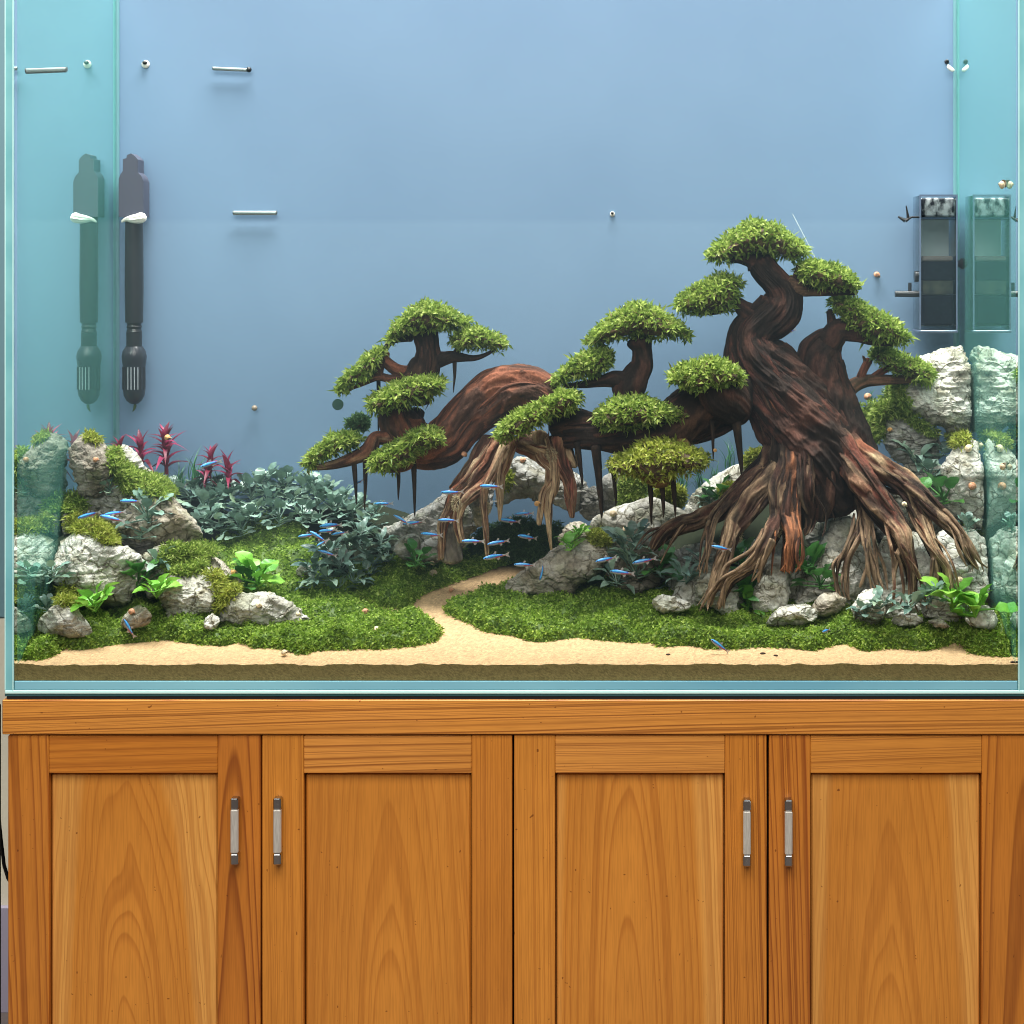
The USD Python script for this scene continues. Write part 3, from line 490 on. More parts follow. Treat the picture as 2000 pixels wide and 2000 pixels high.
stone('long pale stone scored with cracks leaning on the driftwood root', Z5, [(1285, 1690), (1330, 1560), (1450, 1470), (1600, 1370), (1700, 1318), (1810, 1335), (1830, 1430), (1720, 1530), (1520, 1640), (1340, 1720)], .285, .035, 'pale', 'crack')
stone('knobbly warm stone at the bend of the sand path', Z8, [(600, 1455), (720, 1370), (850, 1275), (1000, 1180), (1120, 1100), (1200, 1055), (1400, 1005), (1540, 1030), (1610, 1120), (1500, 1300), (1340, 1420), (1240, 1530), (1000, 1490), (780, 1520)], .205, .045, 'warm', 'knobs')
stone('rounded warm stone above the knobbly stone by the arch', Z8, [(1185, 1060), (1200, 925), (1320, 840), (1440, 890), (1460, 1000), (1340, 1090)], .25, .028, 'warm', 'rough')
# stones under and behind the big driftwood
stone('flat white stone in front of the dark leaves by the carpet moss', Z7, [(278, 1265), (350, 1198), (450, 1218), (580, 1270), (560, 1325), (330, 1325)], .095, .02, 'pale', 'rough')
stone('upright white stone beside the tip of a driftwood root', Z7, [(640, 1150), (760, 1100), (880, 1110), (910, 1220), (915, 1400), (815, 1400), (780, 1290), (650, 1280)], .12, .02, 'white', 'rough', grow=1.28)
stone('grey white boulder at the centre below the trunk', Z7, [(1060, 1310), (1110, 1130), (1180, 1010), (1270, 980), (1320, 1050), (1320, 1150), (1260, 1270), (1280, 1370), (1150, 1390)], .125, .03, 'white', 'smooth', grow=1.28)
stone('squat white stone standing in the carpet moss below the roots', Z7, [(1175, 1405), (1280, 1300), (1420, 1285), (1510, 1345), (1460, 1430), (1220, 1450)], .085, .024, 'white', 'rough', grow=1.28)
stone('low warm stone with a pale crust beside the squat white stone', Z7, [(1485, 1330), (1560, 1230), (1640, 1195), (1750, 1240), (1720, 1310), (1610, 1360), (1520, 1375)], .10, .02, 'warm', 'rough')
stone('large smooth white stone in the shade behind the driftwood trunk', Z7, [(1450, 740), (1560, 690), (1700, 560), (1880, 540), (1940, 800), (1920, 1040), (1800, 1060), (1640, 1010), (1530, 910)], .265, .035, 'white', 'smooth')
stone('narrow white stone set across the gap between the roots', Z9, [(85, 1030), (180, 995), (335, 1060), (330, 1150), (150, 1160), (85, 1095)], .15, .022, 'pale', 'smooth')
stone('huge pale slab that the outer roots run down', Z9, [(290, 1110), (400, 950), (500, 880), (580, 930), (660, 960), (720, 880), (850, 810), (1000, 755), (1140, 730), (1245, 800), (1270, 930), (1290, 1060), (1275, 1230), (1000, 1330), (700, 1350), (450, 1320)], .165, .035, 'white', 'crack', edge=40)
stone('angular pale stone at the front under the thin roots', Z9, [(270, 1360), (345, 1220), (440, 1195), (490, 1300), (450, 1440), (330, 1430)], .09, .022, 'white', 'crack', grow=1.28)
stone('small white stone sunk in moss below the dark leaves', Z9, [(555, 1425), (585, 1340), (700, 1325), (790, 1400), (690, 1440)], .075, .018, 'white', 'rough', grow=1.28)
stone('smooth white stone beneath the bright green leaves in the far corner', Z9, [(1120, 1410), (1200, 1315), (1290, 1300), (1340, 1425)], .065, .018, 'white', 'smooth', grow=1.28)
stone('low tan stone lying in the moss beside the bright leaves', Z9, [(795, 1405), (920, 1385), (1010, 1440), (905, 1475)], .06, .014, 'warm', 'rough')
stone('tall flat faced grey block against the side glass', Z9, [(960, 260), (1060, 110), (1180, 85), (1205, 200), (1225, 450), (1240, 690), (1160, 700), (1000, 600)], .20, .03, 'pale', 'crack', edge=16, chk=0, grow=1.12)
stone('rounded stone with curling grooves behind the trunk', Z6, [(1470, 1490), (1560, 1415), (1660, 1480), (1750, 1530), (1860, 1600), (1850, 1780), (1720, 1830), (1550, 1730), (1490, 1610)], .275, .035, 'grey', 'strata')
stone('small pale stone capped by moss above the grooved stone', ZR, [(430, 870), (590, 765), (700, 860), (900, 910), (860, 980), (500, 980)], .30, .025, 'warm', 'rough')
stone('tall layered pale stone rising in the far corner under the filter box', N_, [(1760, 762), (1775, 735), (1802, 700), (1845, 688), (1877, 681), (1888, 698), (1890, 760), (1894, 838), (1860, 848), (1815, 812), (1778, 790)], .29, .035, 'pale', 'strata', edge=18, chk=0, grow=1.08)
stone('lower layered grey stone in front of the tall layered one', ZR, [(660, 560), (690, 480), (800, 445), (1000, 470), (1250, 560), (1340, 700), (1350, 940), (1200, 1000), (980, 900), (800, 780), (690, 680)], .265, .03, 'pale', 'strata', edge=18, chk=0, grow=1.08)
stone('pale stone peeping between the silvery plant and the lime leaves', N_, [(1790, 1195), (1820, 1165), (1870, 1160), (1900, 1190), (1885, 1215), (1815, 1218)], .085, .018, 'pale', 'rough')
stone('shaded grey stone under the leftmost sweeping root', N_, [(1290, 1120), (1330, 1070), (1400, 1060), (1420, 1110), (1400, 1170), (1320, 1165)], .20, .025, 'grey', 'rough')
stone('shaded brown stone behind the front clump of dark leaves', N_, [(1190, 1110), (1230, 1060), (1290, 1060), (1310, 1110), (1290, 1160), (1210, 1160)], .20, .025, 'brown', 'rough')
stone('pale block filling the hollow between the middle roots', N_, [(1555, 1190), (1565, 1120), (1610, 1075), (1670, 1085), (1695, 1130), (1690, 1195), (1620, 1205)], .15, .03, 'white', 'rough')
stone('pale craggy stone behind the yellowish root', N_, [(1310, 1190), (1335, 1130), (1385, 1105), (1440, 1120), (1455, 1175), (1400, 1200)], .15, .026, 'pale', 'crack')
stone('grey white stone low between the outer root tips', N_, [(1690, 1205), (1705, 1150), (1750, 1120), (1800, 1135), (1815, 1185), (1770, 1212)], .12, .024, 'white', 'rough')
stone('tilted pale stone under the last root toward the side glass', N_, [(1830, 1190), (1845, 1110), (1890, 1075), (1925, 1110), (1930, 1180), (1890, 1205)], .125, .022, 'pale', 'crack')
stone('pale slab standing under the middle of the trunk', N_, [(1425, 1185), (1450, 1090), (1500, 1045), (1565, 1055), (1600, 1120), (1585, 1195), (1500, 1205)], .172, .03, 'white', 'rough')
stone('broad pale stone that the thin inner roots hang over', N_, [(1590, 1195), (1600, 1080), (1640, 1015), (1705, 1030), (1725, 1110), (1715, 1195)], .178, .03, 'white', 'crack')
stone('tall pale stone between the outer roots', N_, [(1700, 1195), (1720, 1065), (1765, 1035), (1822, 1060), (1840, 1195), (1770, 1205)], .165, .028, 'white', 'rough')
stone('pale stone wedged under the grooved stone beside the last root', N_, [(1740, 985), (1760, 920), (1810, 895), (1860, 930), (1870, 1000), (1830, 1050), (1770, 1040)], .245, .032, 'pale', 'rough')
stone('dark stone in the hollow behind the root fan', Z9, [(380, 420), (640, 420), (760, 620), (700, 900), (430, 900), (330, 640)], .29, .03, 'dark', 'rough')

# ---------------------------------------------------------------- the two pieces of driftwood
DARK = dict(c0=(.030, .019, .015), c1=(.10, .043, .030), c2=(.27, .17, .10))
RED = dict(c0=(.075, .036, .024), c1=(.27, .095, .052), c2=(.34, .22, .13))
ROOT = dict(c0=(.085, .055, .035), c1=(.24, .115, .07), c2=(.46, .34, .20))
def limb(pts, seed=0, **k):
    o = dict(DARK); o.update(k); return tube(pts, seed, **o)
def at(z, pts): return [(*z(p[0], p[1]), p[2], p[3]) for p in pts]
def wood_part(name, tree, parts, label=None):
    m, c = join(parts); return data(obj(name, m, 'driftwood', tree, smooth=True, colors=c), label)
def strands(pts, n, seed, r=(7, 13), off=.86, wind=1.0, **k):
    rng = np.random.default_rng(seed); out = []; pts = np.array(pts, float)
    for i in range(n):
        a0 = rng.uniform(0, 2 * np.pi); q = []; m = len(pts); lo, hi = sorted(rng.choice(np.linspace(0, 1, 9), 2, replace=False)); hi = max(hi, lo + .45); rr = rng.uniform(*r)
        for t in np.linspace(lo, min(hi, 1), 7):
            x = t * (m - 1); j = min(int(x), m - 2); f = x - j; p = pts[j] * (1 - f) + pts[j + 1] * f
            dirv = pts[j + 1, :2] - pts[j, :2]; dirv /= np.linalg.norm(dirv); nx, ny = -dirv[1], dirv[0]; a = a0 + wind * t * 2.2
            q.append((p[0] + nx * math.cos(a) * p[2] * off, p[1] + ny * math.cos(a) * p[2] * off, rr * (.08 + 1.2 * math.sin(math.pi * min(max((t - lo) / (hi - lo), .0), 1.))), p[3] - math.sin(a) * p[2] * off * S0))
        out.append(limb(q, seed * 31 + i, amp=.25, **k))
    return out
pads = {}
def moss_pad(tree, label, z, pts, y, T, n, mat_='moss_green', L=(.0045, .0095), name='moss_crown', bottom=.22):
    poly = np.array(M(z, pts), float); seed = int(poly.sum()) % 991; pb = Polygon(poly).buffer(-3.5, join_style=2); pb = max(pb.geoms, key=lambda g: g.area) if pb.geom_type != 'Polygon' else pb; poly = np.array(pb.exterior.coords)[:-1]; T = T * .85; rng = np.random.default_rng(seed)
    V, Fc = inflate(poly, y, T, 3.2, edge=None, lump=.5, seed=seed, chk=1)
    nn = normals(V, Fc); V = V + nn * (.013 * (fbm(V / .012, 2, seed) - .60))[:, None]
    fn = np.cross(V[Fc[:, 1]] - V[Fc[:, 0]], V[Fc[:, 2]] - V[Fc[:, 0]]); fz = fn[:, 2] / np.maximum(np.linalg.norm(fn, axis=1), 1e-12)
    n = int(n * .62); p, k = on_surface(V, Fc, n // 3, rng, np.where(fz > -.1, 1.0, bottom)); n = n // 3 * 3; p, k = np.repeat(p, 3, 0), np.repeat(k, 3); nk = fn[k] / np.linalg.norm(fn[k], axis=1, keepdims=True); p = p + nk * (.0075 * rng.uniform(0, 1, n // 3) ** 1.6).repeat(3)[:, None]
    d = nk * .5 + np.array([0, -.1, .15]) + rng.normal(size=(n, 3)) * .95
    lump = fbm(p / .010, 2, seed + 3)
    b = blades(p - nk * .0015, d, rng.uniform(*L, n) * (.55 + .95 * lump) * np.where(rng.uniform(size=n) > .95, 1.7, 1), rng.uniform(.0022, .0038, n), rng)
    o = obj(name, b, mat_, tree, tones=frond_tones(0, n)); obj('wood_plate', (V, Fc), 'pad_wood', o, smooth=True); return data(o, label)

t1 = thing('driftwood_tree', 'dark twisted driftwood trunk shaped as a giant bonsai with moss crowns and fanning roots', 'driftwood tree')
TRUNK = [(1480, 498, 26, .20), (1497, 530, 25, .20), (1520, 555, 28, .20), (1533, 580, 36, .20), (1520, 608, 43, .20), (1488, 630, 40, .20), (1464, 658, 43, .20), (1470, 690, 55, .20), (1505, 740, 66, .20), (1548, 800, 78, .20), (1580, 850, 86, .20), (1605, 900, 92, .20), (1622, 950, 92, .21), (1636, 1000, 70, .22)]
RLIMB = [(1650, 642, 13, .21), (1632, 656, 22, .212), (1612, 674, 33, .215), (1599, 700, 42, .215), (1606, 740, 46, .215), (1622, 790, 50, .21), (1645, 850, 52, .205), (1672, 905, 46, .20), (1700, 950, 34, .195)]
parts = [limb(TRUNK, 1, nu=320, amp=.17, twist=5., flute=.06, nfl=7, gnarl=.17, kr=.0050), limb(RLIMB, 2, amp=.19, twist=-4., flute=.05, nfl=4, kr=.006)]
parts += strands(TRUNK[5:], 16, 5, r=(8, 15), wind=.5, c1=(.15, .052, .036)) + strands(TRUNK[5:], 44, 55, r=(2.5, 6), off=.98, wind=.5, c1=(.135, .047, .034)) + strands(TRUNK[:6], 10, 56, r=(3, 6), off=.95, wind=.4) + strands(RLIMB, 7, 6, r=(6, 12), wind=-.4) + strands(RLIMB, 16, 66, r=(2.5, 5), off=.97, wind=-.4)
wood_part('trunk', t1, parts)
wood_part('branch', t1, [limb([(1470, 770, 60, .19), (1425, 772, 58, .185), (1385, 786, 54, .18), (1338, 818, 50, .175), (1288, 845, 44, .17), (1225, 850, 36, .17), (1165, 842, 34, .175), (1115, 832, 34, .18), (1072, 838, 26, .185)], 11, amp=.12, kr=.007, gnarl=.14, **{**DARK, 'c1': (.12, .06, .036)}), limb([(1412, 742, 40, .155), (1405, 762, 46, .15), (1430, 790, 40, .155), (1450, 812, 24, .165)], 12, amp=.12)]
          + strands([(1440, 775, 56, .185), (1338, 818, 50, .175), (1225, 850, 36, .17), (1100, 838, 34, .18)], 22, 13, r=(3, 8), off=.95), 'long dark branch reaching sideways from the trunk')
wood_part('branch', t1, [limb(at(Z5, [(850, 830, 28, .185), (880, 740, 32, .185), (930, 640, 27, .185), (985, 530, 21, .185), (980, 440, 19, .185), (960, 370, 27, .185), (950, 330, 30, .185)]), 14, amp=.13), limb(at(Z5, [(880, 690, 18, .18), (780, 660, 16, .18), (690, 670, 12, .18), (560, 695, 8, .18), (380, 712, 4, .18)]), 15)], 'slender upright fork holding the middle moss crowns')
wood_part('branch', t1, [limb(at(Z6, [(640, 400, 34, .20), (560, 365, 16, .20), (440, 385, 7, .20)]), 16), limb(at(Z6, [(820, 560, 26, .20), (940, 575, 15, .195), (1100, 590, 10, .195), (1320, 600, 5, .195)]), 17, **{**DARK, 'c1': (.25, .14, .08)}), limb(at(Z6, [(890, 540, 10, .195), (905, 470, 7, .195), (915, 410, 4, .195)]), 18),
                         limb(at(Z6, [(620, 800, 32, .20), (530, 710, 16, .195), (480, 670, 12, .195), (330, 730, 7, .195), (170, 745, 4, .195)]), 19), limb(at(Z6, [(1060, 960, 30, .215), (1130, 930, 26, .21), (1190, 860, 22, .21), (1300, 880, 18, .21), (1430, 930, 10, .21), (1580, 950, 6, .21)]), 20), limb(at(Z6, [(1150, 900, 14, .21), (1140, 800, 9, .21), (1120, 720, 6, .21)]), 21)])
wood_part('branch', t1, [limb(at(Z6, [(1180, 1330, 24, .23), (1250, 1270, 15, .24), (1330, 1220, 13, .245), (1390, 1205, 12, .25), (1550, 1200, 9, .25), (1720, 1195, 7, .25)]), 22, **{**ROOT}), limb(at(Z6, [(1330, 1210, 9, .245), (1370, 1110, 8, .245), (1400, 1060, 8, .25)]), 23, **RED), limb(at(Z6, [(1400, 1200, 7, .25), (1490, 1140, 7, .25), (1560, 1110, 6, .25)]), 24, **RED), limb(at(Z6, [(1375, 1100, 5, .245), (1360, 1050, 3, .245), (1350, 1035, 1.5, .245)]), 25, **ROOT)], 'small forked reddish branch behind the trunk')
roots1 = [
    ([(1500, 905, 34, .175), (1446, 964, 24, .165), (1407, 995, 22, .16), (1355, 1018, 22, .155), (1304, 1036, 19, .15), (1272, 1072, 9, .15)], dict(tone=(.05, .25))),
    ([(1340, 1020, 12, .15), (1324, 1041, 6, .145), (1290, 1100, 2, .14)], dict(tone=(.4, .6))),
    ([(1530, 900, 40, .165), (1472, 974, 28, .15), (1433, 1026, 24, .14), (1425, 1052, 17, .135), (1407, 1096, 12, .13), (1394, 1140, 12, .125), (1387, 1186, 7, .12)], dict(tone=(.02, 1.))),
    ([(1470, 930, 20, .16), (1423, 979, 14, .15), (1394, 1016, 10, .14), (1386, 1070, 6, .135), (1375, 1120, 3, .13)], dict(tone=(.1, .6))),
    ([(1540, 880, 30, .15), (1518, 966, 18, .135), (1516, 1016, 15, .13), (1508, 1036, 18, .125), (1487, 1075, 16, .12), (1459, 1111, 10, .118), (1428, 1130, 8, .116), (1412, 1161, 8, .114), (1404, 1190, 5, .112)], dict(tone=(.05, .95))),
    ([(1505, 1050, 15, .12), (1496, 1080, 13, .118), (1487, 1109, 9, .117), (1482, 1138, 4, .117)], dict(tone=(.5, .8))),
    ([(1550, 900, 30, .14), (1538, 1000, 22, .13), (1547, 1047, 17, .125), (1543, 1083, 13, .125), (1539, 1118, 9, .125)], dict(tone=(.02, .75), c2=(.44, .17, .075))),
    ([(1575, 890, 30, .14), (1572, 960, 24, .14), (1580, 1010, 14, .15), (1572, 1045, 6, .155)], dict(tone=(0, .2))),
    ([(1612, 900, 36, .145), (1605, 970, 26, .15), (1600, 1020, 14, .16)], dict(tone=(0, .1))),
    ([(1670, 930, 22, .16), (1684, 995, 15, .155), (1680, 1036, 11, .15), (1660, 1078, 10, .145), (1652, 1109, 9, .143), (1652, 1140, 8, .14), (1657, 1172, 4, .138)], dict(tone=(.1, .75))),
    ([(1666, 1072, 8, .146), (1648, 1090, 6, .146), (1627, 1107, 3, .146)], dict(tone=(.6, .8))),
    ([(1678, 940, 20, .155), (1693, 1016, 10, .145), (1694, 1057, 9, .142), (1704, 1109, 8, .138), (1717, 1155, 4, .136)], dict(tone=(.3, 1.))),
    ([(1700, 1085, 5, .14), (1690, 1120, 6, .138), (1679, 1148, 3, .138)], dict(tone=(.7, 1.))),
    ([(1640, 870, 44, .15), (1685, 941, 34, .14), (1711, 979, 30, .13), (1740, 1016, 24, .125), (1760, 1047, 20, .12), (1766, 1078, 15, .118), (1779, 1109, 10, .116), (1780, 1148, 9, .114), (1779, 1188, 6, .112)], dict(tone=(0, .75), **{**RED, 'c0': (.05, .028, .02), 'c1': (.19, .06, .04)})),
    ([(1762, 1070, 10, .12), (1752, 1095, 9, .118), (1746, 1136, 5, .116)], dict(tone=(.5, .7))),
    ([(1675, 880, 36, .155), (1724, 920, 30, .15), (1781, 959, 25, .145), (1792, 995, 23, .14), (1807, 1036, 17, .135), (1828, 1078, 13, .13), (1848, 1109, 11, .125), (1860, 1152, 5, .123)], dict(tone=(0, .6), **{**RED, 'c2': (.42, .31, .18)})),
    ([(1812, 1050, 10, .135), (1825, 1088, 9, .13), (1831, 1122, 9, .127), (1823, 1152, 6, .125)], dict(tone=(.6, .7))),
    ([(1690, 895, 26, .155), (1770, 945, 20, .14), (1806, 975, 18, .13), (1833, 1003, 17, .125), (1872, 1042, 13, .12), (1893, 1078, 8, .12), (1911, 1112, 2, .12)], dict(tone=(.1, .9))),
]
for i, (p, k) in enumerate(roots1):
    if p[0][2] >= 18:
        x0, y0_, r0, d0_ = p[0]; q0 = []
        for up, rr in ((190, .12), (130, .25), (75, .42), (35, .6)):
            yy = y0_ - up; tx, tr = (float(np.interp(yy, [a[1] for a in TRUNK[7:]], [a[k_] for a in TRUNK[7:]])) for k_ in (0, 2)); w_ = min(1, up / 150)
            dx = np.clip((x0 - 1592) * (1 - .45 * w_), -tr * .93, tr * .93); q0.append((tx + dx, yy, max(r0 * rr, 4), .20 - math.sqrt(max(tr * tr - dx * dx, 0)) * S0 + .8 * r0 * rr * S0))
        p = q0 + [(x0, y0_, r0 * .75, d0_ + .012)] + list(p[1:])
    o = dict(DARK, c2=(.30, .20, .12)); o.update(k); q = tube([(a_, b_, c_ * (.76 if c_ > 14 else .66), d_ - .028 * min(max((b_ - 1000) / 60, 0), 1)) for a_, b_, c_, d_ in p], 60 + i, amp=.34, kr=.0026, twist=6., flute=.14, nfl=3, gnarl=.26, wob=.55, **o)
    extra = []
    if max(a[2] for a in p) > 18: extra = strands(p[3:], 11, 200 + i, r=(2, 5), off=.95, wind=.35, tone=(0, o.get('tone', (0, 0))[1] * .45), c2=o['c2'])
    rr_ = np.random.default_rng(900 + i)
    for _ in range(6 if len(p) > 5 else 2):      # stray rootlets
        j0 = rr_.integers(max(1, len(p) - 6), max(2, len(p) - 2)); sx = rr_.normal() * 5; pts_ = []
        for a_, b_, c_, d_ in p[j0:]: sx += rr_.normal() * 7; pts_.append((a_ + sx, b_ + rr_.normal() * 4, max(1.2, rr_.uniform(1.6, 4.2)), d_ - .028 * min(max((b_ - 1000) / 60, 0), 1) - rr_.uniform(-.004, .008)))
        if len(pts_) >= 3: pts_[-1] = (*pts_[-1][:2], .8, pts_[-1][3]); extra.append(tube(pts_, 950 + i * 5 + _, nu=8, amp=.2, kr=.002, wob=.8, c0=o['c0'], c1=o['c1'], c2=o['c2'], tone=(o.get('tone', (0, .5))[1] * .5, o.get('tone', (0, .5))[1])))
    wood_part('root', t1, [q] + extra)
knobs = [(1437, 1042, 15, .135), (1514, 1026, 17, .125), (1546, 1040, 17, .125), (1765, 1052, 18, .118), (1796, 1005, 22, .138)]
kn = []
for i, (x, y_, r, yy) in enumerate(knobs): kn.append(tube([(x - 2, y_ - r * 1.3, r * .4, yy), (x, y_ - r * .4, r * .8, yy), (x, y_ + r * .4, r * .78, yy), (x + 2, y_ + r * 1.2, r * .4, yy)], 300 + i, amp=.4, kr=.0022, c0=(.20, .16, .08), c1=(.30, .25, .13), c2=(.42, .36, .20), tone=(.6, .6), gnarl=.25))
def fuzz(tree, label, ks):
    rng = np.random.default_rng(len(ks) + 5); out = []
    for x, y_, r, yy in ks:
        c = P(x, y_, yy); n = int(r * 42); d = rng.normal(size=(n, 3)); d /= np.linalg.norm(d, axis=1, keepdims=True); R_ = r * S0
        q = c + d * np.array([.8, .7, 1.25]) * R_ * (.75 + .5 * fbm(d * 2 + x, 2, 3))[:, None]; out.append(blades(q, d + rng.normal(size=(n, 3)) * .8 + [0, 0, -.4], rng.uniform(.0018, .0042, n), .0007, rng))
    data(obj('root_fuzz', add(*out), 'root_fuzz', tree), label)
fuzz(t1, 'pale fuzz where the roots divide', knobs)
def spike(tree, a, b, r, y, seed): wood_part('hanging_root', tree, [tube([(*a, r, y), (a[0] * .5 + b[0] * .5 + 1, a[1] * .5 + b[1] * .5, r * .66, y), (b[0], b[1] - 6, r * .25, y), (*b, .6, y)], seed, nu=10, amp=.18, kr=.0025, c0=(.028, .02, .016), c1=(.06, .035, .024))])
for i, (a, b, r, y) in enumerate([((1127, 862), (1137, 952), 6.5, .16), ((1163, 868), (1175, 1012), 10, .155), ((1197, 915), (1203, 990), 5.5, .15), ((1269, 932), (1272, 1026), 6, .125), ((1291, 932), (1296, 1011), 6.5, .125), ((1313, 924), (1319, 1011), 6.5, .125), ((1390, 820), (1393, 902), 4.5, .15), ((1436, 808), (1448, 928), 10, .15)]): spike(t1, a, b, r, y, 400 + i)
moss_pad(t1, 'topmost moss crown of the tree', Z6, [(245, 375), (300, 320), (420, 225), (560, 125), (640, 105), (760, 150), (870, 215), (940, 295), (975, 355), (900, 375), (780, 350), (680, 340), (560, 350), (470, 365), (380, 405)], .20, .040, 9500)
moss_pad(t1, 'moss crown on the upper limb reaching toward the middle', Z6, [(30, 705), (120, 625), (250, 540), (340, 485), (490, 490), (520, 540), (490, 600), (480, 690), (440, 735), (300, 735), (150, 750)], .19, .034, 6500)
moss_pad(t1, 'moss crown just below the topmost one', Z6, [(895, 490), (930, 405), (1020, 385), (1150, 420), (1260, 470), (1310, 540), (1340, 600), (1200, 595), (1050, 560), (940, 560)], .195, .032, 5500)
moss_pad(t1, 'drooping moss crown on the stub beside the trunk', Z6, [(1105, 655), (1200, 640), (1320, 660), (1400, 720), (1500, 750), (1600, 830), (1695, 935), (1650, 970), (1500, 940), (1350, 920), (1280, 860), (1200, 760)], .21, .034, 7500)
moss_pad(t1, 'moss on the small reddish branch behind the trunk', Z6, [(1400, 1015), (1480, 950), (1560, 1010), (1700, 1060), (1800, 1110), (1875, 1215), (1800, 1225), (1650, 1180), (1500, 1120), (1420, 1075)], .25, .024, 5000)
moss_pad(t1, 'wide flat moss crown in front of the trunk', Z6, [(-20, 1215), (60, 1150), (130, 1100), (280, 1070), (400, 1075), (500, 1120), (548, 1185), (520, 1215), (380, 1235), (250, 1265), (100, 1250)], .135, .040, 7500)
moss_pad(t1, 'domed moss crown on the slender upright fork', Z5, [(535, 415), (570, 370), (700, 220), (870, 110), (960, 82), (1040, 110), (1180, 190), (1300, 270), (1390, 335), (1360, 372), (1230, 345), (1100, 360), (950, 345), (850, 355), (720, 395)], .185, .042, 9500)
moss_pad(t1, 'sloping moss crown on the arm of the slender fork', Z5, [(265, 695), (350, 610), (470, 530), (560, 445), (700, 425), (775, 470), (740, 560), (680, 620), (550, 645), (430, 665), (330, 715)], .18, .030, 6500)
moss_pad(t1, 'mound of moss lying on the long branch', Z5, [(610, 985), (660, 890), (780, 810), (880, 790), (1000, 815), (1100, 840), (1220, 870), (1335, 945), (1200, 975), (1000, 1020), (800, 1035), (680, 1030)], .15, .036, 8500)
moss_pad(t1, 'yellow green moss crown with three roots hanging below it', Z5, [(715, 1345), (760, 1270), (900, 1215), (1030, 1140), (1180, 1120), (1300, 1160), (1420, 1210), (1515, 1305), (1400, 1345), (1260, 1375), (1130, 1435), (1050, 1425), (940, 1375), (820, 1385)], .125, .046, 9000, 'stone_moss')
wood_part('branch', t1, [limb([(1340, 862, 14, .15), (1310, 905, 22, .13), (1290, 930, 24, .125), (1255, 920, 16, .125), (1225, 910, 8, .125)], 30, c0=(.16, .10, .04), c1=(.36, .22, .08), gnarl=.2)], 'yellowish knot of wood under the lowest moss crown')
moss_pad(t1, 'moss crown on the tip of the long branch over the twin roots', N_, [(962, 862), (972, 836), (1004, 813), (1040, 793), (1072, 780), (1090, 766), (1117, 766), (1136, 776), (1124, 794), (1104, 806), (1078, 815), (1047, 832), (1016, 850), (990, 860)], .145, .034, 7500)

t2 = thing('driftwood_tree', 'reddish driftwood arch bending down into a hook with small moss crowns, standing on forked roots', 'driftwood tree')
ARCH = [(1085, 790, 24, .20), (1062, 768, 34, .205), (1030, 757, 43, .21), (993, 760, 47, .215), (955, 782, 47, .22), (922, 808, 43, .22), (893, 838, 40, .22), (862, 866, 40, .22), (828, 872, 40, .22), (795, 850, 40, .22), (782, 818, 39, .22), (792, 788, 36, .22)]
UP = [(800, 790, 34, .22), (815, 750, 37, .22), (826, 722, 32, .22), (834, 698, 25, .22), (834, 674, 20, .22), (832, 655, 24, .22), (830, 642, 28, .22)]
p2 = [limb(ARCH, 31, amp=.20, twist=7., kr=.0048, flute=.08, nfl=4, gnarl=.18, **RED), limb(UP, 32, amp=.12, kr=.006, **{**DARK, 'c1': (.14, .07, .042)})] + strands(ARCH, 12, 33, r=(6, 12), wind=.6, **RED) + strands(ARCH, 30, 34, r=(2.5, 5.5), off=.97, wind=.6, **RED) + strands(UP, 10, 35, r=(2.5, 5), off=.95, wind=.3)
wood_part('trunk', t2, p2)
wood_part('branch', t2, [limb(at(Z4, [(1040, 520, 18, .22), (1120, 500, 13, .22), (1180, 490, 11, .22), (1320, 500, 6, .22), (1500, 430, 3, .22)]), 34), limb(at(Z4, [(1180, 480, 6, .22), (1220, 430, 5, .22), (1260, 380, 3, .22)]), 35)])
wood_part('branch', t2, [limb(at(Z4, [(880, 620, 20, .22), (780, 600, 12, .215), (710, 560, 11, .215), (660, 500, 10, .215), (680, 440, 8, .215)]), 36, **RED), limb(at(Z4, [(800, 650, 14, .215), (700, 655, 8, .21), (620, 640, 8, .21), (500, 690, 5, .21), (370, 745, 3, .21)]), 37, **RED), limb(at(Z4, [(620, 640, 8, .21), (625, 560, 9, .21), (650, 490, 8, .21)]), 38, **RED), limb(at(Z4, [(880, 330, 14, .22), (800, 345, 9, .22), (720, 370, 6, .22), (670, 430, 5, .215)]), 39)])
wood_part('branch', t2, [limb(at(Z4, [(760, 1080, 20, .215), (690, 1105, 15, .21), (600, 1100, 13, .205), (540, 1200, 17, .20), (440, 1250, 13, .20), (250, 1310, 8, .195), (90, 1330, 5, .195)]), 40, **{**RED, 'c2': (.4, .28, .16)}, tone=(0, .4)), limb(at(Z4, [(880, 1230, 16, .20), (800, 1300, 15, .19), (650, 1325, 9, .19), (560, 1330, 5, .19)]), 41, **RED)])
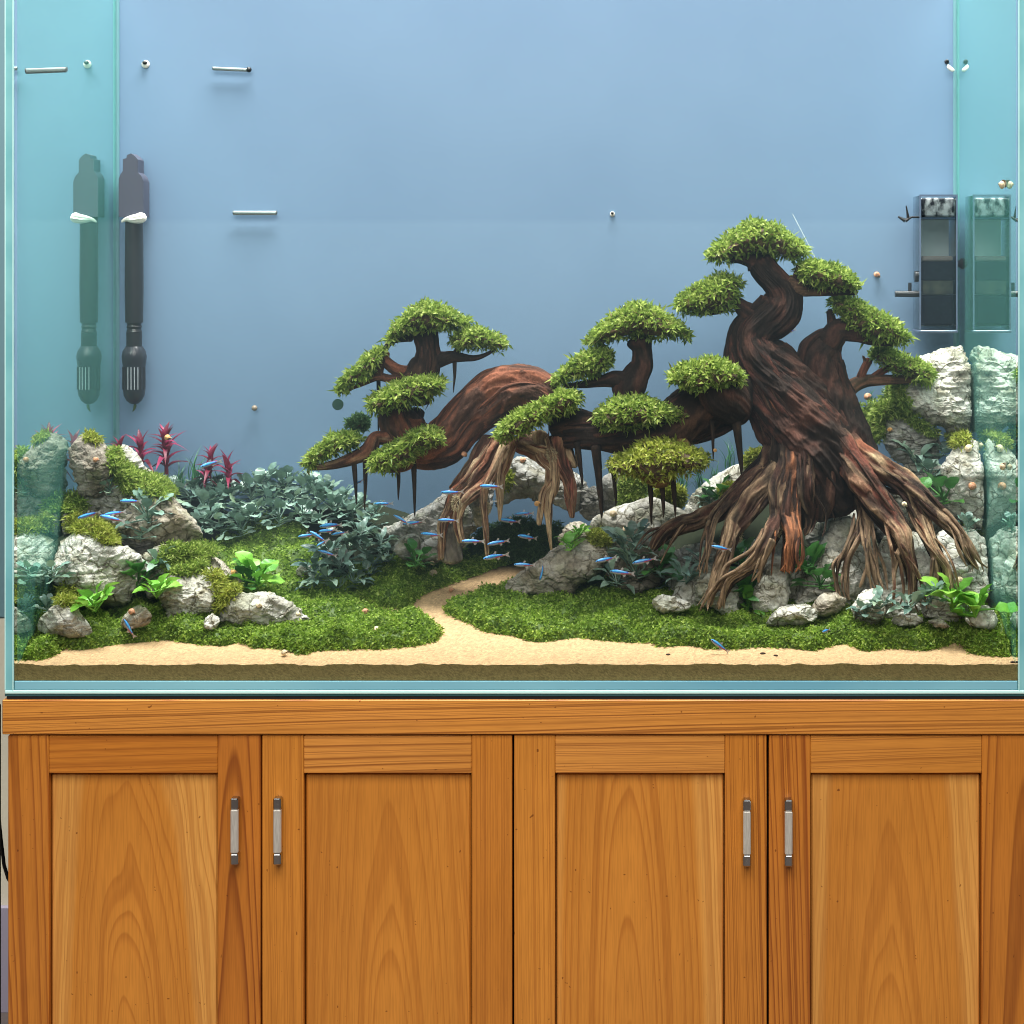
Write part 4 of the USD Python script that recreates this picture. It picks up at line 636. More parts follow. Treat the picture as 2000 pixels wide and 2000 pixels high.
roots2 = [
    ([(985, 850, 20, .20), (966, 881, 17, .195), (918, 943, 15, .19), (891, 966, 14, .19), (878, 1000, 10, .19), (864, 1030, 8, .19), (862, 1094, 5, .19)], dict(tone=(.1, .5))),
    ([(1000, 850, 16, .195), (975, 900, 11, .185), (945, 945, 11, .18), (918, 965, 11, .18), (900, 985, 8, .18), (893, 1020, 5, .18), (902, 1060, 4, .18)], dict(tone=(.2, .7))),
    ([(998, 855, 13, .19), (985, 900, 9, .18), (975, 930, 8, .178), (977, 975, 6, .178), (976, 1018, 2, .18)], dict(tone=(.3, 1.))),
    ([(990, 870, 12, .185), (962, 925, 8, .175), (945, 955, 6, .172), (944, 985, 4, .172), (950, 1040, 3, .172), (952, 1086, 1.5, .175)], dict(tone=(.3, .6))),
    ([(960, 850, 18, .21), (930, 910, 15, .21), (900, 945, 12, .21), (880, 960, 8, .215)], dict(tone=(0, .2))),
    ([(1050, 840, 18, .19), (1057, 891, 11, .18), (1080, 915, 10, .175), (1078, 937, 9, .172), (1061, 964, 7, .17), (1056, 1000, 4, .17), (1054, 1026, 1.5, .17)], dict(tone=(.4, .9))),
    ([(1075, 850, 20, .185), (1082, 910, 13, .175), (1080, 950, 11, .172), (1072, 985, 8, .17), (1072, 1020, 6, .17), (1077, 1074, 1.5, .172)], dict(tone=(.4, .9))),
    ([(1085, 850, 20, .18), (1098, 906, 12, .172), (1112, 940, 10, .17), (1114, 974, 7, .17), (1117, 1012, 3, .172)], dict(tone=(.2, .5), **{**RED, 'c1': (.38, .12, .09)})),
    ([(1095, 850, 16, .185), (1112, 885, 11, .18), (1124, 914, 6, .18)], dict(tone=(.5, .8))),
    ([(1015, 850, 26, .20), (1040, 872, 20, .19), (1070, 888, 16, .18)], dict(tone=(.1, .8))),
]
for i, (p, k) in enumerate(roots2):
    o = dict(RED, c2=(.50, .36, .22)); o.update(k); wood_part('root', t2, [tube([(a_, b_, c_ * 1.0, d_) for a_, b_, c_, d_ in p], 90 + i, amp=.32, kr=.0024, twist=5., flute=.14, nfl=3, gnarl=.25, wob=.6, **o)] + strands(p, 7, 700 + i, r=(1.6, 3.6), off=1.25, wind=.5, tone=o.get('tone', (0, 0)), c0=o['c0'], c1=o['c1'], c2=o['c2']) + [])
fuzz(t2, 'pale crusty fuzz on the forked roots', [(891, 984, 11, .176), (948, 992, 11, .180), (1079, 888, 12, .168)])
stump, sc_ = join([tube([(882, 1018, 19, .205), (881, 1040, 21, .205), (882, 1070, 22, .205), (883, 1102, 25, .205)], 98, amp=.15, kr=.004, c0=(.14, .12, .10), c1=(.30, .27, .23), gnarl=.15)])
data(obj('stump', stump, 'driftwood', smooth=True, colors=sc_), 'grey stump standing in the moss between two straddling roots', 'stump')
for i, (a, b, r, y) in enumerate([((739, 735), (739, 848), 4.5, .235), ((888, 700), (886, 767), 4.5, .22), ((690, 890), (696, 985), 6, .20), ((713, 890), (712, 996), 5.5, .20), ((777, 905), (778, 977), 5, .19), ((807, 895), (810, 1009), 6, .19)]): spike(t2, a, b, r, y, 430 + i)
moss_pad(t2, 'topmost moss crown of the arching driftwood', Z4, [(635, 425), (700, 320), (800, 205), (900, 112), (1000, 80), (1120, 120), (1240, 190), (1335, 258), (1200, 275), (1080, 290), (900, 300), (800, 330), (720, 390)], .22, .040, 9000)
moss_pad(t2, 'thin moss crown on the outstretched arm below the top', Z4, [(1160, 375), (1200, 305), (1300, 285), (1420, 292), (1520, 340), (1605, 415), (1580, 440), (1450, 415), (1300, 425), (1190, 425)], .22, .026, 4500)
moss_pad(t2, 'moss trailing down the outer arm toward the green disc', Z4, [(280, 775), (380, 635), (480, 530), (580, 450), (640, 430), (715, 420), (660, 490), (600, 580), (500, 680), (380, 715), (340, 785)], .21, .026, 5500)
moss_pad(t2, 'moss crown wrapped round the bend below the upper stem', Z4, [(530, 910), (540, 810), (640, 770), (740, 690), (860, 660), (1000, 630), (1080, 660), (1150, 710), (1060, 760), (960, 810), (860, 845), (700, 875), (600, 900)], .19, .036, 8000)
moss_pad(t2, 'small shaded moss tuft behind the lowest arm', Z4, [(350, 1020), (420, 970), (500, 945), (560, 970), (520, 1010), (490, 1080), (420, 1050)], .25, .018, 2400, 'far_moss')
moss_pad(t2, 'pointed moss crown on the lowest arm', Z4, [(45, 1335), (80, 1260), (180, 1180), (240, 1110), (330, 1060), (440, 1090), (505, 1110), (480, 1160), (350, 1200), (200, 1260), (120, 1340)], .20, .028, 6000)
moss_pad(t2, 'olive moss crown below the hook of the arch', Z4, [(525, 1345), (560, 1250), (680, 1170), (800, 1130), (900, 1050), (1000, 1030), (1100, 1080), (1135, 1130), (1050, 1160), (900, 1205), (860, 1280), (780, 1340), (600, 1355)], .175, .034, 8000)
# ---------------------------------------------------------------- what the planting stands on
B = 3.0
dep = np.full((680, 680), 9.0)
for v in solid_pts:
    px, py = to_px(v); i, j = (py / B).astype(int), (px / B).astype(int); ok = (i >= 0) & (i < 680) & (j >= 0) & (j < 680); np.minimum.at(dep, (i[ok], j[ok]), v[ok, 1])
dep = minimum_filter(dep, 3)
def surf(px, py, default=.3):
    i = np.clip((np.asarray(py, float) / B).astype(int), 0, 679); j = np.clip((np.asarray(px, float) / B).astype(int), 0, 679); y = dep[i, j]; return np.where(y > 1, default, y)

# ---------------------------------------------------------------- carpets of moss
def carpet(label, poly, n, seed, name='carpet_moss', H=.014, mat_='carpet_green', L=(.0030, .0058)):
    rng = np.random.default_rng(seed)
    v, t, d, nr = fill(np.array(poly, float), 4.0, seed)
    w = ground(v[:, 0], v[:, 1]); lum = fbm(np.c_[w[:, :2] / .028, 0 * w[:, 0]], 2, seed)
    h = H * np.sqrt(np.maximum(0, 1 - (1 - np.clip(d / 13, 0, 1)) ** 2)) * (.7 + .6 * lum) + .024 * (lum - .45) * np.clip(d / 20, 0, 1)
    w[:, 2] += h - .0008 * (d < .01); w[:, 1] = np.where(w[:, 1] < .003, .003, w[:, 1])
    if np.cross(w[t[:, 1]] - w[t[:, 0]], w[t[:, 2]] - w[t[:, 0]])[:, 2].sum() < 0: t = t[:, ::-1]
    a = w[t].mean(1)[:, 1]; p, k = on_surface(w, t, n // 2, rng, 1 / (.2 + a)); n = n // 2 * 2; p, k = np.repeat(p, 2, 0), np.repeat(k, 2)
    fn = np.cross(w[t[:, 1]] - w[t[:, 0]], w[t[:, 2]] - w[t[:, 0]]); fn /= np.linalg.norm(fn, axis=1, keepdims=True); nk = fn[k]
    p = p + nk * (.0045 * rng.uniform(0, 1, n // 2) ** 1.5).repeat(2)[:, None]; dr = nk * .22 + [0, -.05, .0] + rng.normal(size=(n, 3)) * .85; lu = fbm(p / .008, 2, seed + 1)
    b = blades(p - nk * .001, dr, rng.uniform(*L, n) * (.5 + lu), rng.uniform(.0018, .0030, n), rng)
    b[0][:, 1] = np.maximum(b[0][:, 1], .0012); b[0][:, 0] = np.clip(b[0][:, 0], XL + .001, XR - .001)
    data(obj(name, add((w, t), b), mat_, tones=frond_tones(len(w), n)), label, 'moss', kind='stuff')
    px, py = to_px(w); i, j = (py / B).astype(int), (px / B).astype(int); np.minimum.at(dep, (np.clip(i, 0, 679), np.clip(j, 0, 679)), w[:, 1])
LEFT = [(43, 1288), (70, 1290), (94, 1286), (129, 1267), (161, 1270), (229, 1259), (331, 1250), (385, 1259), (441, 1262), (468, 1254), (495, 1266), (544, 1267), (592, 1279), (621, 1271), (700, 1268), (749, 1268), (806, 1263), (849, 1254), (861, 1240), (849, 1229), (820, 1211), (800, 1196), (780, 1205), (700, 1190), (690, 1150), (640, 1140), (610, 1060), (590, 1030), (520, 1025), (440, 1040), (400, 1080), (420, 1130), (420, 1160), (340, 1150), (240, 1160), (160, 1175), (80, 1200), (36, 1250)]
MID = [(690, 1170), (740, 1186), (800, 1192), (804, 1176), (834, 1158), (877, 1141), (934, 1123), (971, 1109), (1004, 1098), (985, 1086), (930, 1080), (860, 1092), (800, 1098), (720, 1110), (680, 1130)]
RIGHT = [(1015, 1140), (975, 1156), (934, 1169), (896, 1180), (872, 1190), (868, 1196), (875, 1200), (895, 1210), (920, 1219), (945, 1234), (1000, 1242), (1040, 1254), (1062, 1255), (1090, 1250), (1128, 1246), (1190, 1252), (1239, 1256), (1272, 1254), (1285, 1264), (1345, 1261), (1381, 1267), (1420, 1269), (1485, 1264), (1549, 1267), (1588, 1272), (1627, 1261), (1655, 1258), (1685, 1272), (1716, 1269), (1745, 1267), (1807, 1272), (1846, 1263), (1868, 1254), (1880, 1262), (1895, 1277), (1923, 1281), (1973, 1284), (1981, 1260), (1972, 1215), (1900, 1190), (1860, 1180), (1780, 1165), (1700, 1150), (1660, 1140), (1580, 1150), (1500, 1150), (1420, 1150), (1330, 1140), (1240, 1140), (1120, 1140), (1050, 1135)]
carpet('cushion of carpet moss running from the corner pile to the sand path', LEFT, 46000, 1)
carpet('narrow tongue of carpet moss between the lawn clump and the path bend', MID, 12000, 2)
carpet('long carpet of moss from the path bend along the foot of the driftwood roots', RIGHT, 52000, 3)
def clump(label, z, pts, n, mat_='stone_moss', y=None, L=(.005, .0095), T=.008, seed=None, name='moss_clump', yoff=.0):
    poly = chaikin(np.array(M(z, pts), float), 1); seed = seed or int(poly.sum()) % 983; rng = np.random.default_rng(seed)
    v, t, d, nr = fill(poly, 3.0, seed); yy = surf(v[:, 0], v[:, 1], .33) if y is None else np.full(len(v), y)
    med = np.median(yy); yy = np.clip(yy, med - .07, med + .07)
    w = PA(v[:, 0], v[:, 1], yy - yoff); bul = T * np.sqrt(np.clip(d / 14, 0, 1)) * (.5 + fbm(w / .012, 2, seed)); w = w + np.stack([0 * bul, -bul * .75, bul * .5], -1)
    w[:, 0] = np.clip(w[:, 0], XL + .001, XR - .001)
    nn = np.cross(w[t[:, 1]] - w[t[:, 0]], w[t[:, 2]] - w[t[:, 0]])
    if nn[:, 1].sum() > 0: t = t[:, ::-1]; nn = -nn
    p, k = on_surface(w, t, n, rng); nk = nn[k] / np.maximum(np.linalg.norm(nn[k], axis=1, keepdims=True), 1e-12)
    p = p + nk * rng.uniform(0, .004, (n, 1)); dr = nk * .5 + [0, -.15, .25] + rng.normal(size=(n, 3)) * .9; b = blades(p, dr, rng.uniform(*L, n) * (.6 + .8 * fbm(p / .009, 2, seed + 1)), rng.uniform(.0013, .0023, n), rng)
    b[0][:, 0] = np.clip(b[0][:, 0], XL + .001, XR - .001)
    data(obj(name, add((w, t), b), mat_, tones=frond_tones(len(w), n)), label, 'moss')
clump('tuft of moss on the tip of the tall brown grey stone', Z2, [(590, 270), (640, 250), (720, 280), (740, 330), (680, 320), (640, 290)], 1050)
clump('trail of moss running down beside the white slanting slab', Z2, [(780, 380), (850, 355), (890, 470), (1000, 530), (1100, 560), (1200, 600), (1270, 690), (1200, 730), (1050, 680), (900, 690), (830, 560)], 6300, 'moss_green')
clump('moss filling the cleft above the big wrinkled stone', Z2, [(480, 870), (560, 820), (700, 890), (830, 950), (860, 1040), (780, 1065), (690, 985), (560, 950), (500, 960)], 4200)
clump('moss patch between the long warm stone and the blocky pale stone', Z2, [(1150, 1140), (1230, 1050), (1350, 1080), (1500, 1035), (1585, 1110), (1480, 1160), (1490, 1250), (1330, 1270), (1230, 1260)], 4500, 'moss_green')
clump('strip of moss hanging beside the narrow warm stone', Z2, [(1480, 1240), (1570, 1260), (1690, 1330), (1745, 1400), (1650, 1470), (1590, 1570), (1560, 1360)], 3300)
clump('little moss tuft on the flat white angular stone', Z2, [(395, 1410), (480, 1340), (560, 1380), (595, 1450), (520, 1510), (420, 1490)], 1950)
clump('dark moss ledge against the side glass behind the pile', N_, [(110, 985), (125, 970), (150, 965), (175, 985), (165, 1000), (120, 1003)], 1350, 'moss_green')
clump('moss bank between the trunk and the layered stones', Z6, [(1290, 1400), (1400, 1380), (1500, 1330), (1515, 1240), (1600, 1225), (1640, 1260), (1650, 1340), (1700, 1440), (1860, 1560), (1840, 1610), (1700, 1510), (1560, 1430), (1480, 1490), (1520, 1590), (1440, 1620), (1360, 1540)], 7800, 'moss_green')
clump('moss ledge between the tall layered stone and the flat faced block', ZR, [(1100, 1010), (1200, 990), (1290, 1000), (1360, 1080), (1440, 1120), (1380, 1150), (1250, 1150), (1170, 1110)], 2250)
clump('curtain of moss behind the yellow green crown', Z5, [(820, 1600), (840, 1400), (950, 1380), (1010, 1470), (1000, 1560), (880, 1620)], 2850, 'moss_green', y=.30)
clump('moss below the yellow green crown beside the scored stone', Z5, [(1060, 1500), (1160, 1470), (1310, 1500), (1260, 1640), (1150, 1610)], 2550, y=.275)
clump('moss tuft behind the trunk above the scored stone', Z5, [(1755, 1270), (1800, 1220), (1900, 1205), (1960, 1230), (1890, 1330), (1790, 1350)], 1950, y=.285)
clump('sprig of moss on the knobbly warm stone', Z8, [(1430, 970), (1560, 915), (1680, 925), (1620, 1040), (1490, 1020)], 1500)
clump('moss on top of the long pale scored stone near the root', Z5, [(1560, 1480), (1680, 1450), (1740, 1480), (1700, 1530), (1600, 1540)], 1050)
clump('small moss tuft at the shoulder of the huge pale slab', Z9, [(1180, 660), (1240, 640), (1320, 690), (1310, 770), (1220, 770)], 1350)
clump('moss fringe hanging inside the stone arch', Z8, [(620, 420), (690, 330), (720, 400), (700, 500), (640, 530)], 1050)
clump('dark shaded moss mound seen through the stone arch', Z8, [(430, 900), (560, 860), (760, 810), (900, 810), (960, 860), (1020, 900), (1180, 830), (1210, 1000), (1150, 1120), (900, 1180), (600, 1170), (430, 1150), (300, 1060)], 9000, 'far_moss', y=.335)

# ---------------------------------------------------------------- leafy plants
def leaf(L, w, curve, fold, tip=1.0, stem=0.0, ns=7, wave=0.0, rng=None, peak=.45):
    """One leaf blade along +x from the origin, on its own stalk: (vertices, triangles)."""
    t = np.linspace(0, 1, ns + 1); a = np.log(.5) / np.log(peak); prof = np.sin(np.pi * t ** a) ** (.75 / tip); prof[0] = .12; prof[-1] = 0.02
    x = stem + L * t; z = curve * L * (t - t * t * 1.6); V = []
    for k, (xx, pr, zz) in enumerate(zip(x, prof, z)):
        hw = w / 2 * pr; q = wave * math.sin(k * 2.3) * hw
        V += [(xx, -hw, zz + fold * hw + q), (xx, 0, zz), (xx, hw, zz + fold * hw - q)]
    Fc = []
    for k in range(ns):
        b = 3 * k
        for m in (0, 1): Fc += [(b + m, b + m + 3, b + m + 4), (b + m, b + m + 4, b + m + 1)]
    V = np.array(V, float); Fc = np.array(Fc)
    if stem > 0:
        r = w * .045 + .0004; s = rod((0, 0, 0), (stem + L * .05, 0, 0), r, r * .8, 5); V, Fc = add((V, Fc), (np.array(s.vertices), np.array(s.faces)))
    return V, Fc
def turn(v, az, el, roll=0):
    cr, sr = math.cos(roll), math.sin(roll); v = v @ np.array([[1, 0, 0], [0, cr, -sr], [0, sr, cr]]).T
    ce, se = math.cos(el), math.sin(el); v = v @ np.array([[ce, 0, -se], [0, 1, 0], [se, 0, ce]]).T
    ca, sa = math.cos(az), math.sin(az); return v @ np.array([[ca, -sa, 0], [sa, ca, 0], [0, 0, 1]]).T
def build_plant(kind, seed, root):
    rng = np.random.default_rng(seed)
    if kind == 'round':       # low rosette of broad rounded leaves, about 60 mm over
        n, m = 18, 'dark_leaf'
        for i in range(n):
            el = rng.uniform(-.15, 1.15); v, f = leaf(rng.uniform(.0105, .0145), rng.uniform(.0085, .012), rng.uniform(.0, .3), rng.uniform(.02, .16), 1.5, rng.uniform(.010, .017), wave=.12)
            obj('leaf', (turn(v, i * 2.4 + rng.uniform(-.3, .3), el, rng.uniform(-.5, .5)) + [0, 0, rng.uniform(0, .014)], f), m, root, smooth=True)
    elif kind == 'long':      # lance leaves with long blades
        n, m = 12, 'dark_leaf'
        for i in range(n):
            el = rng.uniform(-.1, 1.1); v, f = leaf(rng.uniform(.020, .028), rng.uniform(.009, .012), rng.uniform(.2, .6), rng.uniform(.2, .45), 1.0, rng.uniform(.009, .016), wave=.15, ns=8)
            obj('leaf', (turn(v, i * 2.4 + rng.uniform(-.3, .3), el, rng.uniform(-.5, .5)) + [0, 0, rng.uniform(0, .012)], f), m, root, smooth=True)
    elif kind in ('bright', 'mid'):
        n, m = 12, 'bright_leaf' if kind == 'bright' else 'mid_leaf'
        for i in range(n):
            el = rng.uniform(.0, 1.2); v, f = leaf(rng.uniform(.014, .020), rng.uniform(.014, .019), rng.uniform(.1, .5), rng.uniform(.05, .25), 1.35, rng.uniform(.008, .020), wave=.08)
            obj('leaf', (turn(v, i * 2.4 + rng.uniform(-.3, .3), el, rng.uniform(-.6, .6)) + [0, 0, rng.uniform(0, .01)], f), m, root, smooth=True)
    elif kind == 'red':
        for i in range(13):
            k = i / 12; el = 1.35 - 1.0 * k + rng.uniform(-.1, .1); v, f = leaf(rng.uniform(.022, .034), rng.uniform(.006, .0085), rng.uniform(.3, 1.2) * (.3 + k), .5, .9, 0, ns=8, peak=.3)
            obj('leaf', (turn(v, i * 2.4, el) + [0, 0, .022 * (1 - k)], f), 'red_leaf', root, smooth=True)
        s = rod((0, 0, -.004), (0, 0, .024), .0022, .0012, 6); obj('stem', (np.array(s.vertices), np.array(s.faces)), 'red_leaf', root)
    elif kind == 'grass':
        for i in range(16):
            v, f = leaf(rng.uniform(.025, .048), rng.uniform(.0013, .0021), rng.uniform(.1, .8), .3, .8, 0, ns=7, peak=.25); obj('leaf', (turn(v, rng.uniform(0, 6.3), rng.uniform(.85, 1.5)) + [rng.normal() * .004, rng.normal() * .004, 0], f), 'grass_leaf', root, smooth=True)
protos = {}
prng = np.random.default_rng(77)
def plant(kind, px, py, r, label, group=None, y=None, cat='plant', var=None, lift=0.0):
    """A rosette whose middle stands at (px, py) on whatever is there; r is its half width on the layout sheet."""
    y0 = float(surf(px, py, .33)) if y is None else y
    nominal = {'round': .026, 'long': .033, 'bright': .028, 'mid': .028, 'red': .024, 'grass': .026}[kind]; s = {'bright': 1.6, 'mid': 1.6, 'round': 1.35, 'long': 1.35}.get(kind, 1.25) * r * S0 * sc(y0) / nominal
    p = P(px, py, y0 - .002); p[2] -= lift
    rt = (prng.uniform(-8, 8), prng.uniform(-8, 8), prng.uniform(0, 360)); v = int(prng.integers(0, 3)) if var is None else var
    nm = {'round': 'leafy_plant', 'long': 'leafy_plant', 'bright': 'bright_plant', 'mid': 'green_plant', 'red': 'red_plant', 'grass': 'grass_tuft'}[kind]
    half = .8 * r * S0 * sc(y0); p[0] = np.clip(p[0], XL + half, XR - half); p[1] = min(p[1], YB - half)
    if (kind, v) not in protos:
        t = thing(nm, label, cat, group, p, rt, s); build_plant(kind, 100 * v + 7 * len(kind) + ord(kind[0]), t); protos[kind, v] = t
    else: dup(protos[kind, v], nm, label, cat, group, p, rt, s)
bank = 'blue green leafy plants banked behind the lawn'
hedge_say = ['beside the moss trail at its outer end', 'just below the grass tufts', 'under the magenta plant', 'touching the upper edge of the long warm stone', 'over the lower end of the long warm stone', 'in the middle of the bank beneath the magenta plant', 'at the lawn edge in the middle of the first hump', 'behind the magenta plant', 'inside the first hump next to its crest', 'low on the first hump facing the lawn', 'on the crest of the first hump', 'just past the crest of the first hump', 'at the lawn edge where the first hump ends', 'on the back slope of the first hump', 'in the dip between the two humps', 'low in the dip at the lawn edge', 'at the very top of the bank against the blue backing', 'on the near side of the second hump', 'above the knot of neon fish', 'on the top of the second hump under the drooping arm', 'just behind the topmost fish of the knot', 'behind the leading fish of the knot', 'beyond the second hump towards the hanging roots', 'under the twin hanging roots', 'where the bank meets the stone ramp', 'small at the top of the dip', 'smallest at the foot of the hanging roots', 'behind the grass tuft below the magenta plant', 'small between the red plants and the bank', 'first of the bank beside the grass under the tall red plant', 'smallest on the crest against the blue backing', 'tucked under the pointed moss crown']
for hk_, (px, py, r) in enumerate([(372, 975, 34), (400, 1000, 36), (432, 985, 36), (398, 1030, 34), (432, 1035, 34), (462, 1010, 36), (470, 1040, 30), (455, 965, 32), (490, 975, 36), (500, 1015, 36), (520, 955, 34), (530, 990, 36), (545, 1020, 34), (555, 960, 30), (575, 985, 32), (590, 1015, 30), (560, 945, 26), (600, 965, 30), (620, 985, 32), (640, 965, 26), (655, 1000, 34), (625, 1020, 30), (670, 985, 28), (690, 1010, 32), (715, 1030, 32), (610, 950, 24), (735, 1005, 22), (420, 955, 28), (395, 950, 24), (350, 960, 26), (505, 940, 24), (700, 985, 20)]):
    plant('round', px, py + 8, r, 'blue green leafy plant ' + hedge_say[hk_], bank, y=float(np.clip(.385 - (py - 950) / 110 * .085, .29, .385)))
lawn = 'dark leafy plants of the clump in the middle of the lawn'
ll = 'dark green lance leaved plant in the clump in the middle of the lawn'
for lk_, (px, py, r) in enumerate([(615, 1110, 36), (640, 1130, 36), (665, 1110, 36), (640, 1085, 36), (690, 1130, 32), (612, 1140, 28), (660, 1150, 28)]): plant('long', px, py + 10, r, 'dark lance leaved plant ' + ['beside the small pale stone in the lawn clump', 'at the heart of the lawn clump', 'on the side of the lawn clump facing the ramp', 'at the top of the lawn clump under the fish', 'at the end of the lawn clump toward the path', 'lowest in the lawn clump on the open side', 'lowest in the lawn clump over its dark foot'][lk_], lawn, y=.215 - (py - 1110) * .0004)
ridge = 'dark leafy plants climbing from the lawn clump to the stone ramp'
for lk_, (px, py, r) in enumerate([(680, 1070, 34), (710, 1075, 34), (730, 1100, 32), (705, 1045, 30), (745, 1060, 28), (760, 1090, 28), (720, 1125, 28)]): plant('long', px, py + 8, r, 'dark leafy plant ' + ['just above the lawn clump near the small grey stone', 'midway up the slope to the ramp', 'between the slope and the carpet moss', 'at the top of the slope behind the fish', 'leaning on the stone ramp', 'at the foot of the rounded boulder', 'low on the slope next to the lawn clump'][lk_], ridge, y=.262 - (py - 1070) * .0004)
plant('mid', 812, 1110, 26, 'small fresh green plant at the foot of the rounded grey boulder', y=.20)
plant('round', 290, 1022, 42, 'dark leaved plant rooted on the face of the long warm stone')
plant('round', 275, 1058, 30, 'smaller dark leaved plant just under the one on the long warm stone')
plant('long', 308, 1110, 36, 'dark lance leaved plant above the blocky pale stone')
plant('mid', 268, 1150, 34, 'green rounded leaved plant in front of the big wrinkled stone')
plant('bright', 305, 1172, 30, 'plant with one large lime leaf beside the blocky pale stone', y=.085)
plant('bright', 186, 1200, 34, 'bright lime green plant between the flat white stone and the big wrinkled one', y=.07)
plant('round', 100, 1135, 30, 'grey green sprig leaning out beside the flat white angular stone', y=.085)
plant('round', 92, 1195, 20, 'small grey green plant low against the side glass', y=.07)
plant('bright', 505, 1146, 38, 'bright green plant behind the low jagged white stone', y=.17)
plant('mid', 480, 1150, 28, 'darker green plant next to the low jagged white stone', y=.18)
for px, py, r, lb in [(278, 896, 30, 'red spiky plant nearest the white slanting slab'), (325, 905, 36, 'tall red spiky plant with a snail on its tip'), (322, 872, 26, 'red spiky rosette crowning the tall red plant'), (410, 915, 27, 'red spiky plant beside the lone blue fish'), (400, 935, 22, 'low reddish plant under the lone blue fish'), (448, 935, 30, 'bright magenta spiky plant at the end of the red row'), (150, 890, 24, 'faded red plant close to the side glass')]: plant('red', px, py + 14, r, lb, y=.36)
for px, py, r, lb in [(378, 930, 34, 'thin green grass tuft between the red plants'), (345, 945, 30, 'grass tuft at the foot of the tall red plant'), (425, 950, 28, 'grass tuft below the magenta plant'), (1332, 955, 32, 'blue green grass tuft beside the yellow green crown'), (1365, 945, 30, 'blue green grass tuft nearer the scored stone'), (1425, 905, 32, 'grass tuft behind the thick hanging root'), (1395, 930, 22, 'short grass tuft at the back between two hanging roots'), (1700, 775, 16, 'tiny grass tuft behind the small reddish branch')]: plant('grass', px, py + 12, r, lb, y=.37)
front = [('long', 1228, 1085, 44, 'dark lance leaved plant on the knobbly stone side of the front clump'), ('long', 1245, 1125, 46, 'broad dark plant in the middle of the front clump under the fish'), ('long', 1205, 1140, 40, 'dark plant low in the front clump near the carpet moss'), ('long', 1275, 1150, 36, 'dark plant at the edge of the front clump by the flat white stone'), ('mid', 1160, 1150, 36, 'fresh green plant at the foot of the knobbly warm stone'), ('round', 1240, 1060, 32, 'dark plant topping the front clump under the driftwood root'), ('mid', 1285, 1115, 30, 'green plant in the gap beside the front clump'), ('long', 1340, 1135, 36, 'single dark plant with silvery leaves beside the yellowish root'), ('round', 1365, 1100, 26, 'small dark plant behind the yellowish root'), ('mid', 1450, 1105, 34, 'green plant between two pale roots'), ('mid', 1435, 1080, 26, 'green plant high between the pale roots'), ('bright', 1460, 1190, 32, 'lime green plant with a shining leaf standing before the roots'), ('mid', 1452, 1165, 28, 'green plant just behind the lime one with the shining leaf'), ('mid', 1582, 1118, 36, 'green plant in the hollow beside the orange root stub'), ('mid', 1600, 1145, 28, 'green plant low beside the narrow white stone'), ('long', 1720, 1185, 34, 'silvery dark plant under the thin roots'), ('long', 1775, 1190, 36, 'dark plant at the root tips in the carpet moss'), ('round', 1690, 1200, 28, 'grey green plant on the angular pale stone'), ('round', 1815, 1175, 30, 'dark plant tucked behind the bright lime leaves'), ('bright', 1862, 1195, 44, 'largest lime green plant in the far corner'), ('bright', 1905, 1200, 34, 'lime green plant beside the largest one'), ('bright', 1940, 1165, 36, 'upright lime plant against the side glass'), ('bright', 1955, 1215, 26, 'small lime sprig low against the side glass'), ('long', 1790, 905, 38, 'dark plant on the grooved stone behind the trunk'), ('round', 1838, 890, 30, 'blue green plant at the edge of the flat faced block'), ('round', 1815, 930, 30, 'dark plant hanging in the cleft behind the root'), ('mid', 1842, 980, 36, 'green upright plant in front of the flat faced block'), ('round', 1890, 1035, 24, 'small dark plant above the huge pale slab'), ('mid', 1400, 975, 26, 'green plant on the long pale scored stone'), ('round', 1385, 985, 22, 'blue green plant leaning on the driftwood root'), ('bright', 1115, 1070, 20, 'tiny lime plant on top of the knobbly stone'), ('bright', 1130, 1045, 16, 'tiniest lime sprig above the knobbly stone'), ('round', 215, 960, 22, 'tiny grey plant clinging under the tall brown grey stone')]
for k, px, py, r, lb in front: plant(k, px, py + 6, r, lb)

